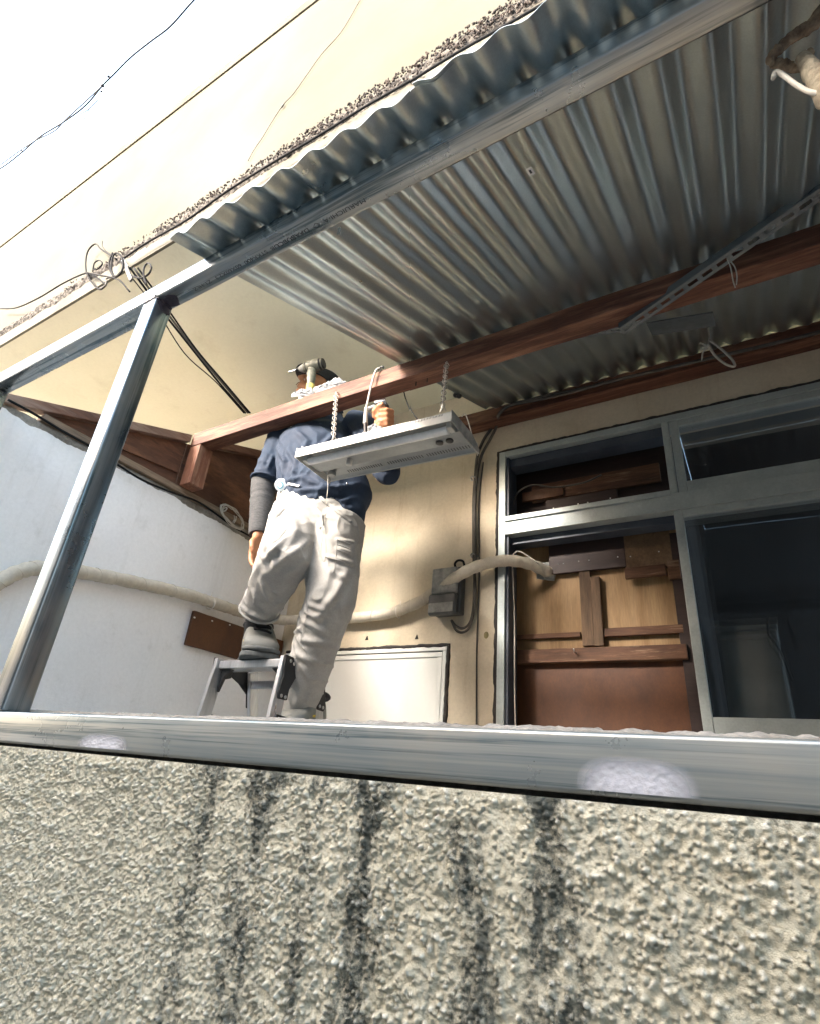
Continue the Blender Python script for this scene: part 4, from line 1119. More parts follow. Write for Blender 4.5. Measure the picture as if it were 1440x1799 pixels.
for xe in (LX0 - 0.004, LX1):
    lamp_part(MB().prism([(xe, LY0 - 0.002, LZ - 0.002), (xe, LY1 - 0.03, LZ - 0.006), (xe, LY1 + 0.003, LZ - 0.004), (xe, LY1 + 0.003, LZ + 0.012), (xe, LY1 - 0.05, LZ + LT + 0.003), (xe, LY0 - 0.002, LZ + LT + 0.003)], (0.004, 0, 0)), 'end_plate', 'lamp' if xe < -1 else 'meter_face', 0.001)
lamp_part(MB().tube([(LX0 + 0.030, LY0 + 0.038, LZ - 0.002), (LX1 - 0.028, LY0 + 0.038, LZ - 0.002)], 0.0135, 14), 'tube', 'tube_glass', 0, 0.7)
for xa in (LX0 + 0.010, LX1 - 0.028):
    lamp_part(MB().box(xa, xa + 0.018, LY0 + 0.022, LY0 + 0.054, LZ - 0.006, LZ + 0.022), 'lamp_holder', 'lamp', 0.003)
# starter, empty sockets, pull switch
cx = -1.075
lamp_part(MB().tube([(cx, ym - 0.004, LZ + 0.007), (cx, ym - 0.004, LZ - 0.014)], 0.0105, 14), 'starter', 'lamp', 0.002, 0.6)
for x in (-0.735, -0.700):
    lamp_part(MB().tube([(x, ym + 0.005, LZ + 0.006), (x, ym + 0.005, LZ + 0.001)], 0.0125, 14), 'socket', 'dark', 0.001, 0.6)
lamp_part(MB().tube([(LX0 + 0.045, LY1 - 0.045, LZ + 0.012), (LX0 + 0.045, LY1 - 0.045, LZ - 0.006)], 0.014, 14), 'choke_cap', 'meter_face', 0.003, 0.6)
# rows of stamped vent slots
def slots(rows, name, mat):
    mb = MB()
    for (x0, x1, n, y0_, z0_, y1_, z1_) in rows:
        for i in range(n):
            x = x0 + (x1 - x0) * i / max(n - 1, 1)
            mb.bar((x, y0_, z0_), (x + 0.002, y1_, z1_), 0.0030, 0.0010, (1, 0, 0))
    mb.v = [tilt(p) for p in mb.v]
    o = mb.build(name, mat, la); o['kind'] = 'stuff'
fy = LY0 - 0.0006
rows = []
for a, b, n in ((LX0 + 0.03, LX0 + 0.17, 15), (LX0 + 0.20, LX0 + 0.36, 17), (LX0 + 0.40, LX0 + 0.56, 17)):
    rows.append((a, b, n, fy, LZ + 0.024, fy, LZ + 0.030))
slots(rows, 'vent_slots', 'meter_face')
rows = []
for a, b, n in ((LX0 + 0.10, LX0 + 0.24, 15), (LX0 + 0.27, LX0 + 0.40, 14), (LX0 + 0.42, LX0 + 0.57, 16)):
    rows.append((a, b, n, LY1 - 0.030, LZ + 0.0150, LY1 - 0.018, LZ + 0.0120))
slots(rows, 'vent_slots', 'meter')
# pull cord with its loop
pc = onY(577, 835, 1.25)
cordp = [onY(577, 829, 1.255), onY(576, 860, 1.255), onY(573, 890, 1.253), onY(570, 925, 1.252)]
MB().tube(spline(cordp, 4), 0.0013, 5).build('pull_cord', 'cable_white', la, smooth=True)
MB().tube(spline([onY(x, y, 1.252) for x, y in ((570, 925), (566, 950), (564, 975), (568, 986), (572, 982), (573, 955), (571, 928))], 4), 0.0012, 5).build('cord_loop', 'cable_white', la, smooth=True)
MB().ball(onY(563, 927, 1.252), 0.004, 0.004, 0.006).build('cord_knot', 'cable_white', la, smooth=True)

# chains: real links, alternate ones turned
def chain(px_top, px_bot, name_parent):
    a = onY(*px_top, YB0 - 0.012); b = onY(*px_bot, LY0 + 0.012)
    d = b - a; L = d.length; d.normalize()
    pitch = 0.0205; n = int(L / pitch)
    vw = a.normalized(); v0 = (vw - d * vw.dot(d)).normalized(); u0 = d.cross(v0)
    mb = MB()
    for i in range(n + 1):
        c = a + d * (pitch * i)
        uu = (u0 * math.cos(0.25) + v0 * math.sin(0.25)) if i % 2 else (u0 * math.cos(1.75) + v0 * math.sin(1.75))
        pts = []
        for k in range(13):
            t = 2 * math.pi * k / 12
            pts.append(c + d * (0.0142 * math.sin(t)) + uu * (0.0074 * math.copysign(abs(math.cos(t)) ** 0.6, math.cos(t))))
        mb.tube(pts, 0.0017, 5, caps=False)
    ch = mb.build('chain', 'chain', name_parent, smooth=True)
    # screw hook at the beam, splayed wire at the lamp
    MB().tube(spline([(a.x, YB0 + 0.01, a.z + 0.012), (a.x, YB0 - 0.008, a.z + 0.012), (a.x, YB0 - 0.016, a.z + 0.004), (a.x, YB0 - 0.010, a.z - 0.006)], 4), 0.0018, 6).build('hook', 'chain', ch, smooth=True)
    for s_ in (-1, 1):
        MB().tube([b + Vector((0, 0, 0.012)), b + Vector((0.010 * s_, 0.006, -0.010))], 0.0014, 5).build('end_wire', 'chain', ch)
chain((591, 692), (586, 768), la)
chain((783, 640), (776, 716), la)

# white flex from the purlin down to the lamp, with inline connector
fx = thing('lamp_flex', onY(650, 690, 1.3), 'white flex looped over the purlin down to an inline plug above the lamp', 'cable')
MB().tube(spline([(onY(668, 646, YB0).x, YB0 + 0.02, ZP1 + 0.004), onY(668, 647, YB0 - 0.006), onY(660, 652, YB0 - 0.014), onY(652, 680, YB0 - 0.018), onY(645, 712, YB0 - 0.02), onY(643, 720, YB0 - 0.02)], 6), 0.0038, 8).build('flex', 'cable_white', fx, smooth=True)
MB().tube([onY(644, 716, YB0 - 0.022), onY(642, 744, YB0 - 0.022)], [0.0065, 0.0085], 10).build('plug', 'cable_white', fx, smooth=0.7)
MB().tube([onY(642.5, 744, YB0 - 0.022), onY(643, 762, YB0 - 0.03)], 0.0075, 10).build('socket', 'dark', fx, smooth=0.7)
MB().tube(spline([onY(664, 650, YB0 - 0.005), onY(671, 644, YB0 - 0.008), onY(675, 646, YB0 - 0.004)], 4), 0.004, 6).build('staple', 'dark', fx, smooth=True)
bwi = MB().tube(spline([onY(709, 684, 1.40), onY(713, 700, 1.42), onY(722, 722, 1.38), onY(736, 742, 1.33), onY(742, 760, 1.30)], 6), 0.0026, 6).build('black_wire', 'cable_black', smooth=True)
tag(bwi, 'thin black wire curving from under the purlin to the lamp', 'wire')
gl = MB().tube(spline([onY(x, y, 1.37) for x, y in ((810, 732), (816, 727), (822, 742), (827, 760), (834, 782), (838, 800))], 5), 0.0018, 6).build('end_wire', 'cable_white', smooth=True)
tag(gl, 'pale wire hooked over the right end of the lamp', 'wire')
kb = thing('cable_clip', onY(803, 692, 1.95), 'small black knob hanging under the left roof sheet edge by the wall', 'clip')
cpt = onY(800, 694, 1.80)
MB().ball(cpt, 0.014, 0.014, 0.012).build('knob', 'dark', kb, smooth=True)
MB().ball(cpt + Vector((0.016, 0, -0.010)), 0.013, 0.013, 0.012).build('knob', 'dark', kb, smooth=True)
MB().tube([cpt, Vector((cpt.x, cpt.y, roof_z(cpt.y) + 0.004))], 0.004, 6).build('stem', 'dark', kb)

# ------------------------------------------------------------------ slotted angle and odds under the roof
def slotted_angle(p, q, label, wd=0.030):
    p, q = Vector(p), Vector(q); d = (q - p).normalized(); L = (q - p).length
    up = Vector((0, 0.2, 1)); nrm = (up - d * up.dot(d)).normalized(); side = d.cross(nrm).normalized()
    t = thing('slotted_angle', p, label, 'bracket')
    # web plate with real slots: rails plus bridges
    mb = MB()
    for s_ in (-1, 1):
        mb.bar(p + side * (wd * 0.34 * s_), q + side * (wd * 0.34 * s_), wd * 0.32, 0.0022, side)
    n = int(L / 0.040)
    for i in range(n + 1):
        c = p + d * (L * i / n)
        mb.bar(c - d * 0.007, c + d * 0.007, wd * 0.34, 0.0022, side)
    mb.build('web', 'slotted', t)
    mb = MB().bar(p + side * wd * 0.5 + nrm * wd * 0.5, q + side * wd * 0.5 + nrm * wd * 0.5, wd, 0.0022, nrm)
    mb.build('flange', 'slotted', t)
    return t
slotted_angle(onY(1092, 582, 1.40), onY(1500, 300, 1.18), 'slotted steel angle brace slanting under the roof in front of the purlin')
pcs = onY(1160, 570, 1.62)
slotted_angle(onY(940, 602, 1.43), onY(1092, 577, 1.43), 'short slotted steel strip lying along the back of the purlin', 0.020)
lbx = thing('shelf_board', onY(1200, 580, 1.60), 'thin grey board tucked under the roof behind the purlin', 'board')
a, b = onY(1140, 578, 1.60), onY(1255, 560, 1.60)
MB().bar(a, b, 0.10, 0.006, (0, 1, 0.3)).build('board', 'slotted', lbx, bevel=0.001)
# knotted string loops
ks = thing('knotted_string', onY(1255, 620, 1.75), 'pale knotted string dangling in a loop below the roof near the wall', 'string')
cab([(1243, 575), (1246, 590), (1243, 605)], [0.002] * 13, 'string', ks, 'strand', 1.75)
MB().tube(spline([onY(x, y, 1.75) for x, y in ((1243, 605), (1256, 625), (1275, 640), (1290, 643), (1284, 630), (1265, 612), (1246, 598))], 6), 0.0042, 7).build('loop', 'string', ks, smooth=True)
for x, y in ((1228, 604), (1232, 633), (1229, 620)):
    MB().tube(spline([onY(1243, 610, 1.75), onY((1243 + x) / 2 - 3, (610 + y) / 2 - 4, 1.745), onY(x, y, 1.75)], 4), [0.0045] * 4 + [0.003] * 4 + [0.001], 6).build('tail', 'string', ks, smooth=True)
MB().ball(onY(1243, 608, 1.747), 0.009, 0.008, 0.010).build('knot', 'string', ks, smooth=True)
MB().tube([onY(1243, 575, 1.75), Vector((onY(1243, 575, 1.75).x, 1.76, roof_z(1.76) + 0.004))], 0.0015, 5).build('strand', 'string', ks)
st2 = thing('short_string', onY(1284, 480, 1.38), 'short pale string end hanging from the slotted angle', 'string')
cab([(1277, 455), (1283, 470), (1287, 492), (1291, 505)], 0.0016, 'string', st2, 'strand', 1.28)
cab([(1279, 455), (1290, 468), (1294, 485), (1293, 500)], 0.0016, 'string', st2, 'strand', 1.28)

# dry peeling stem at the top right, hooked over the top tube inside
br = thing('dry_stem', onY(1400, 90, 0.63), 'dry peeling twisted stem with a white cord at the top right', 'branch')
YBR = 0.62
def stem(pts, rad, name, mat, seed):
    P = [onY(p[0], p[1], YBR + (p[2] if len(p) > 2 else 0)) for p in pts]
    sp_ = spline(P, 10); n = len(sp_)
    rr = [np.interp(i / (n - 1), np.linspace(0, 1, len(rad)), rad) * (1 + 0.22 * mnoise.noise(Vector((i * 0.45, seed, 0)))) for i in range(n)]
    mb = MB().tube(sp_, rr, 14)
    mb.v = [Vector(v) + Vector((mnoise.noise(Vector(v) * 130), mnoise.noise(Vector(v) * 130 + Vector((9, 0, 0))), mnoise.noise(Vector(v) * 130 + Vector((0, 9, 0))))) * 0.0022 for v in mb.v]
    return mb.build(name, mat, br, smooth=True)
stem([(1500, -40), (1450, 14), (1425, 44), (1395, 62), (1368, 85), (1353, 104), (1355, 112)], [0.012, 0.011, 0.0095, 0.0085, 0.0075, 0.006, 0.003], 'stem', 'bark', 1)
stem([(1500, 205), (1455, 165), (1430, 130), (1415, 108), (1407, 100)], [0.018, 0.016, 0.013, 0.010, 0.008], 'thick_end', 'fibre', 2)
stem([(1412, 108, .004), (1420, 96, .004), (1421, 88, .004)], [0.009, 0.007, 0.005], 'knuckle', 'bark', 3)
stem([(1354, 112, .01), (1372, 112, .012), (1392, 118, .012), (1412, 118, .012)], [0.006, 0.007, 0.007, 0.006], 'shaded_fork', 'bark', 6)
MB().tube(spline([onY(x, y, YBR - 0.006) for x, y in ((1358, 137), (1360, 128), (1366, 126), (1380, 135), (1392, 144), (1404, 152), (1422, 161), (1445, 164), (1490, 166))], 6), 0.0034, 8).build('cord', 'cable_white', br, smooth=True)

# ------------------------------------------------------------------ step ladder
LT_Z = 0.335
ld = thing('step_ladder', (-1.555, 1.50, FLOOR), 'aluminium step ladder with black hinges under the man', 'ladder')
lx0, lx1 = onZ(383, 1160, LT_Z).x, onZ(497, 1155, LT_Z).x
def rail(x, ytop, ybot, mat='ladder', sgn=1):
    p = Vector((x, ytop, LT_Z + 0.004)); q = Vector((x - 0.02 * (1 if x < -1.5 else -1), ybot, FLOOR + 0.01))
    mb = MB()
    d = (q - p).normalized()
    mb.bar(p, q, 0.016, 0.052, (1, 0, 0))
    return mb.build('rail', mat, ld, bevel=0.002)
yfoot_f, yfoot_r = 1.445 - 0.10, 1.60 + 0.24
for x in (lx0, lx1):
    rail(x, 1.445, yfoot_f)
    r_ = MB().bar((x + 0.004, 1.605, LT_Z - 0.012), (x + 0.004, yfoot_r, FLOOR + 0.01), 0.016, 0.042, (1, 0, 0)).build('rail', 'ladder', ld, bevel=0.002)
for yf in (yfoot_f, yfoot_r):
    for x in (lx0 - 0.02, lx1 + 0.02):
        MB().box(x - 0.014, x + 0.014, yf - 0.03, yf + 0.03, FLOOR, FLOOR + 0.03).build('foot', 'hinge', ld, bevel=0.004)
# steps on the front pair
MB().box(lx0 + 0.0085, lx1 - 0.0085, 1.428, 1.505, LT_Z - 0.030, LT_Z - 0.002).build('step', 'ladder', ld, bevel=0.003)
for k in (1, 2):
    z = LT_Z - 0.28 * k; y = 1.445 - 0.10 * (0.28 * k) / (LT_Z - FLOOR)
    MB().box(lx0 + 0.0085 - 0.005 * k, lx1 - 0.0085 + 0.005 * k, y - 0.02, y + 0.06, z - 0.026, z).build('step', 'ladder', ld, bevel=0.003)
MB().box(lx0 + 0.015, lx1 - 0.008, 1.598, 1.612, LT_Z - 0.075, LT_Z - 0.045).build('cross_bar', 'ladder', ld, bevel=0.003)
zr = LT_Z - 0.28
MB().box(lx0 + 0.005, lx1 + 0.003, 1.665, 1.735, 0.075, 0.100).build('step', 'ladder', ld, bevel=0.003)
# black hinge brackets and stay bars, both sides
for x in (lx0, lx1):
    s_ = -1 if x == lx0 else 1
    xo = x + s_ * 0.0085
    def plate(poly, name='hinge_bracket', t=0.008):
        o_ = MB().prism([(xo, y, z) for y, z in poly], (s_ * t, 0, 0)).build(name, 'hinge', ld, bevel=0.0025)
        return o_
    h1 = plate([(1.420, LT_Z + 0.010), (1.470, LT_Z + 0.006), (1.520, LT_Z - 0.028), (1.516, LT_Z - 0.050), (1.486, LT_Z - 0.060), (1.464, LT_Z - 0.100), (1.462, LT_Z - 0.135), (1.418, LT_Z - 0.135), (1.414, LT_Z - 0.118), (1.424, LT_Z - 0.06)])
    h2 = plate([(1.510, LT_Z - 0.014), (1.530, LT_Z - 0.006), (1.640, LT_Z - 0.018), (1.650, LT_Z - 0.060), (1.668, LT_Z - 0.128), (1.660, LT_Z - 0.145), (1.622, LT_Z - 0.142), (1.610, LT_Z - 0.095), (1.560, LT_Z - 0.062), (1.520, LT_Z - 0.046)])
    h3 = MB().bar((xo + s_ * 0.004, 1.425, LT_Z - 0.195), (xo + s_ * 0.004, 1.700, LT_Z - 0.215), 0.008, 0.026, (1, 0, 0)).build('stay_bar', 'hinge', ld, bevel=0.003)
    for hp_, pts in ((h1, ((1.448, LT_Z - 0.008), (1.466, LT_Z - 0.014), (1.430, LT_Z - 0.124), (1.450, LT_Z - 0.126))), (h2, ((1.530, LT_Z - 0.024), (1.600, LT_Z - 0.034), (1.622, LT_Z - 0.038), (1.634, LT_Z - 0.130), (1.652, LT_Z - 0.132))), (h3, ((1.435, LT_Z - 0.196), (1.690, LT_Z - 0.214)))):
        for y, z in pts:
            MB().ball((xo + s_ * 0.0085, y, z), 0.003, 0.0062, 0.0062, 9, 6).build('rivet', 'rivet', hp_, smooth=True)
    # gusset under the top step
    MB().prism([(x - s_ * 0.009, 1.446, LT_Z - 0.031), (x - s_ * 0.065, 1.446, LT_Z - 0.031), (x - s_ * 0.030, 1.446, LT_Z - 0.055), (x - s_ * 0.009, 1.446, LT_Z - 0.110)], (0, 0.012, 0)).build('gusset', 'hinge', ld, bevel=0.001)

# ================================================================== THE MAN
pe = thing('person', (-1.45, 1.5, LT_Z), 'man in navy shirt, black cap and off-white work trousers standing on the ladder', 'person')
FWD = Vector((0.42, -0.91, 0)).normalized()
LEFT = Vector((0.91, 0.42, 0)).normalized()        # his left, picture right

def loft(mb, rings, seg=20):
    """rings: (centre, side vector, a, b): ellipse a along side, b along the other axis, normal from neighbours"""
    n = len(rings); C = [Vector(r[0]) for r in rings]; vs = []
    for i in range(n):
        t = (C[min(i + 1, n - 1)] - C[max(i - 1, 0)]).normalized()
        s = Vector(rings[i][1]); s = (s - t * s.dot(t)).normalized(); u = t.cross(s)
        for k in range(seg):
            a = 2 * math.pi * k / seg
            vs.append(C[i] + s * (rings[i][2] * math.cos(a)) + u * (rings[i][3] * math.sin(a)))
    fs = []
    for i in range(n - 1):
        for k in range(seg):
            k2 = (k + 1) % seg
            fs.append((i * seg + k, i * seg + k2, (i + 1) * seg + k2, (i + 1) * seg + k))
    fs.append(tuple(range(seg - 1, -1, -1))); fs.append(tuple((n - 1) * seg + k for k in range(seg)))
    mb.add(vs, fs)

def remesh(mb, voxel, smooth_it=6, factor=0.5):
    me = bpy.data.meshes.new('tmp'); me.from_pydata(mb.v, [], mb.f)
    bm = bmesh.new(); bm.from_mesh(me); bmesh.ops.recalc_face_normals(bm, faces=bm.faces); bm.to_mesh(me); bm.free()
    o = bpy.data.objects.new('tmp', me); COL.objects.link(o)
    md = o.modifiers.new('r', 'REMESH'); md.mode = 'VOXEL'; md.voxel_size = voxel
    ms = o.modifiers.new('s', 'SMOOTH'); ms.iterations = smooth_it; ms.factor = factor
    bpy.context.view_layer.update()
    out = bpy.data.meshes.new_from_object(o.evaluated_get(bpy.context.evaluated_depsgraph_get()))
    bpy.data.objects.remove(o)
    return out

def displace(me, fn):
    n = len(me.vertices)
    co = np.empty(n * 3); me.vertices.foreach_get('co', co); co = co.reshape(-1, 3)
    no = np.empty(n * 3); me.vertices.foreach_get('normal', no); no = no.reshape(-1, 3)
    d = fn(co)
    me.vertices.foreach_set('co', (co + no * d[:, None]).ravel()); me.update()

def n3(P, f, o=3, seed=0):
    """cheap 3-D noise out of 2-D slices"""
    return (fbm(P[:, 0] * f + seed, P[:, 2] * f + seed * 2 + P[:, 1] * f * 0.7, o) + fbm(P[:, 1] * f + 40 + seed, P[:, 2] * f - P[:, 0] * f * 0.6 + 90, o)) / 2

def folds(P, axis_pt, axis_dir, freq, seed, tilt_=0.0, sharp=2.0):
    """ridged creases ringing a limb, broken by noise"""
    d = np.array(axis_dir); d = d / np.linalg.norm(d)
    s = (P - np.array(axis_pt)) @ d
    w_ = s * freq + 4.2 * n3(P, 5.5, 3, seed) + tilt_ * (P @ np.array([1.0, -0.6, 0])) * freq
    r = 1 - np.abs(np.sin(w_ * math.pi))
    return r ** sharp

W = onY
# ---- trousers
tr = MB()
hipR, kneeR, ankR = W(524, 905, 1.455), W(502, 976, 1.335), W(456, 1074, 1.435)
hipL, kneeL, ankL = W(594, 925, 1.500), W(581, 1055, 1.470), W(516, 1252, 1.600)
pel = W(562, 915, 1.485)
wst = W(553, 862, 1.490)
loft(tr, [(W(552, 850, 1.49), LEFT, .135, .105), (wst, LEFT, .150, .118), (W(558, 890, 1.485), LEFT, .160, .125), (pel, LEFT, .166, .128), (W(565, 945, 1.485), LEFT, .140, .110), (W(566, 962, 1.485), LEFT, .08, .07)], 26)
def leg(pts):
    loft(tr, [(c, LEFT, a * (1 - 0.10 * min(1, i / 4)), b * (1 - 0.10 * min(1, i / 4))) for i, (c, a, b) in enumerate(pts)], 22)
l = lambda a, b, t: Vector(a).lerp(Vector(b), t)
leg([(l(hipR, pel, .25), .10, .10), (hipR, .112, .108), (l(hipR, kneeR, .5), .112, .106), (l(hipR, kneeR, .85), .106, .100), (kneeR + FWD * 0.004, .102, .095), (l(kneeR, ankR, .18), .100, .098),
     (l(kneeR, ankR, .45), .092, .094), (l(kneeR, ankR, .72), .082, .086), (l(kneeR, ankR, .9), .080, .082), (l(kneeR, ankR, 1.0), .080, .080), (l(kneeR, ankR, 1.03), .070, .070)])
leg([(l(hipL, pel, .25), .10, .10), (hipL, .112, .108), (l(hipL, kneeL, .4), .108, .104), (l(hipL, kneeL, .8), .102, .098), (kneeL, .099, .095), (l(kneeL, ankL, .25), .098, .094),
     (l(kneeL, ankL, .5), .092, .090), (l(kneeL, ankL, .8), .084, .084), (l(kneeL, ankL, 1.10), .082, .082), (l(kneeL, ankL, 1.28), .080, .080), (l(kneeL, ankL, 1.32), .070, .070)])
tm = remesh(tr, 0.0052, 9)
def tr_fold(P):
    d = np.zeros(len(P))
    zc = lambda c, r: np.exp(-((np.linalg.norm(P - np.array(c), axis=1)) / r) ** 2)
    shR = np.array(ankR - kneeR); shL = np.array(ankL - kneeL)
    d += 0.0075 * zc(l(kneeR, ankR, 0.85), 0.10) * folds(P, kneeR, shR, 17, 3, 0.9, 1.3)
    d += 0.0075 * zc(l(kneeL, ankL, 0.35) + FWD * 0.06 - LEFT * 0.04, 0.10) * folds(P, kneeL, shL, 17, 8, -1.1, 1.4)
    d += 0.0060 * zc(l(kneeL, ankL, 0.70) + LEFT * 0.06, 0.13) * folds(P, kneeL, shL, 12, 12, 1.4, 1.4)
    d += 0.0070 * zc(l(hipR, kneeR, 0.75) + LEFT * 0.10, 0.09) * folds(P, hipR, (0.9, 0.3, 0.8), 16, 5, 0.5, 1.5)
    d += 0.0065 * zc(hipL + FWD * 0.10, 0.09) * folds(P, hipL, (0.1, 0.0, 1.0), 18, 6, 0.5, 1.5)
    d += 0.0080 * zc(l(kneeR, ankR, 0.25) - LEFT * 0.08, 0.09) * folds(P, kneeR, (-0.9, 0.2, 0.8), 17, 15, 0.2, 1.4)
    d += 0.0100 * (n3(P, 7, 2, 12) - 0.5) * 2
    d += 0.0060 * (n3(P, 16, 3, 2) - 0.5) * 2
    d += 0.0040 * folds(P, kneeL, (0.45, 0.1, 0.8), 6, 22, 1.6, 3.0)
    d *= 1 - 0.7 * zc(wst, 0.12)
    return d - 0.003
displace(tm, tr_fold)
def crease(me, lines):
    n = len(me.vertices)
    co = np.empty(n * 3); me.vertices.foreach_get('co', co); co = co.reshape(-1, 3)
    no = np.empty(n * 3); me.vertices.foreach_get('normal', no); no = no.reshape(-1, 3)
    tree = BVHTree.FromPolygons([Vector(c) for c in co], [tuple(p.vertices) for p in me.polygons])
    dsp = np.zeros(n)
    for pts, wd, h in lines:
        S_ = []
        for a_, b_ in zip(pts[:-1], pts[1:]):
            for k in range(10):
                hit = tree.ray_cast(Vector((0, 0, 0)), Vector(ray(a_[0] + (b_[0] - a_[0]) * k / 10, a_[1] + (b_[1] - a_[1]) * k / 10)).normalized())
                if hit[0] is not None: S_.append(hit[0])
        if len(S_) < 4: continue
        S_ = np.array(S_); m_ = len(S_)
        D = np.linalg.norm(co[:, None, :] - S_[None], axis=2)
        j = D.argmin(1); dm = D.min(1)
        taper = np.sin(np.clip((j + 1) / (m_ + 1), 0, 1) * math.pi) ** 0.6
        dsp += taper * h * (np.exp(-(dm / wd) ** 2) - 0.55 * np.exp(-((dm - 2.0 * wd) / wd) ** 2))
    me.vertices.foreach_set('co', (co + no * dsp[:, None]).ravel()); me.update()
from mathutils.bvhtree import BVHTree
crease(tm, [
    ([(471, 963), (482, 991), (486, 1004)], .008, .008), ([(458, 972), (469, 997)], .008, .007), ([(503, 942), (477, 968), (463, 984)], .009, .007),
    ([(545, 950), (496, 984), (460, 1012)], .012, .007), ([(458, 1020), (469, 1044), (478, 1061)], .010, .008), ([(445, 1040), (450, 1059), (467, 1071)], .009, .008),
    ([(424, 1066), (439, 1078), (465, 1088), (485, 1080)], .008, .008), ([(480, 1067), (499, 1054), (522, 1033)], .011, .006), ([(500, 1010), (520, 1000), (540, 985)], .011, .005),
    ([(594, 948), (624, 953)], .007, .006), ([(594, 963), (620, 972)], .007, .006), ([(575, 978), (600, 984), (626, 991)], .008, .008), ([(583, 1003), (613, 1021)], .009, .006),
    ([(541, 1063), (571, 1072)], .007, .006), ([(537, 1074), (564, 1091)], .007, .007), ([(533, 1091), (556, 1103), (574, 1114)], .009, .009),
    ([(556, 1088), (590, 1044), (613, 998)], .013, .008), ([(526, 1124), (552, 1127), (586, 1131)], .010, .008), ([(505, 1120), (528, 1103)], .008, .007),
    ([(549, 887), (566, 906), (569, 935)], .009, .008), ([(499, 893), (477, 912), (468, 929)], .008, .007), ([(515, 1150), (540, 1158), (560, 1168)], .011, .007),
    ([(520, 1180), (530, 1210), (520, 1240)], .010, .006), ([(510, 900), (520, 930), (505, 955)], .014, .005), ([(600, 1060), (606, 1090), (592, 1120)], .010, .006)])
trousers = finish('trousers', tm, 'trouser', pe, smooth=True, fix=False)
# cuffs / hems
MB().tube(ring_at(l(kneeR, ankR, 0.99), ankR - kneeR, 0.0735, 0.008), 0.0050, 6, caps=False).build('hem', 'trouser', trousers, smooth=True)
# waistband, belt loops, pocket flap, seams
def wrap_line(pts_px, Y0, r, name, mat, parent, target=None, n=5):
    """a seam or cord laid on the surface of a garment by casting from the survey point"""
    dg = bpy.context.evaluated_depsgraph_get()
    return None
from mathutils.bvhtree import BVHTree
def bvh_of(o):
    me = o.data; off = WLOC[o.name]
    return BVHTree.FromPolygons([v.co + off for v in me.vertices], [tuple(p.vertices) for p in me.polygons])
TB = bvh_of(trousers)
def on_cloth(tree, x, y, lift=0.001):
    d = Vector(ray(x, y)).normalized()
    hit = tree.ray_cast(Vector((0, 0, 0)), d)
    if hit[0] is None: return None
    return hit[0] + hit[1] * lift
def seam(tree, px, r, name, mat, parent, lift=0.0006):
    out = []
    for a, b in zip(px[:-1], px[1:]):
        for k in range(7):
            p = on_cloth(tree, a[0] + (b[0] - a[0]) * k / 7, a[1] + (b[1] - a[1]) * k / 7, lift)
            if p: out.append(p)
    if len(out) < 3: return None
    return MB().tube(out, r, 5).build(name, mat, parent, smooth=True)
seam(TB, [(500, 893), (488, 906), (474, 925), (469, 945)], 0.0018, 'pocket_seam', 'trouser', trousers)
seam(TB, [(500, 905), (503, 930), (490, 948), (478, 955)], 0.0012, 'pocket_seam', 'trouser', trousers)
seam(TB, [(556, 890), (566, 905), (568, 925)], 0.0018, 'fly_seam', 'trouser', trousers)
seam(TB, [(570, 978), (595, 984), (622, 996)], 0.0022, 'thigh_pocket_edge', 'trouser', trousers)
seam(TB, [(592, 945), (590, 985), (586, 1010)], 0.0014, 'thigh_pocket_edge', 'trouser', trousers)
seam(TB, [(542, 1040), (540, 1080), (534, 1110), (528, 1130)], 0.0018, 'inseam', 'trouser', trousers)
for yy in (948, 957, 966):
    seam(TB, [(593, yy), (606, yy + 4), (618, yy + 9)], 0.0022, 'pleat', 'trouser', trousers)

seam(TB, [(489, 858), (505, 853), (525, 853), (545, 861), (560, 872), (580, 888), (600, 904), (620, 920)], 0.0085, 'waistband', 'trouser', trousers, 0.0)
# ---- shirt (torso, collar, two short sleeves)
sb_ = MB()
shR = W(497, 778, 1.475); shL = W(638, 752, 1.560)
elR = W(463, 862, 1.455); elL = W(683, 832, 1.480)
nk = W(570, 735, 1.520)
loft(sb_, [(W(594, 903, 1.505), LEFT, .120, .110), (W(590, 893, 1.505), LEFT, .158, .138), (W(580, 874, 1.50), LEFT, .174, .146), (W(570, 855, 1.495), LEFT, .176, .142), (W(562, 830, 1.50), LEFT, .176, .135), (W(562, 800, 1.51), LEFT, .186, .136), (W(565, 775, 1.52), LEFT, .190, .122), (W(567, 758, 1.525), LEFT, .150, .095), (nk, LEFT, .086, .080), (W(571, 722, 1.53), LEFT, .080, .078), (W(571, 712, 1.535), LEFT, .076, .074)], 28)
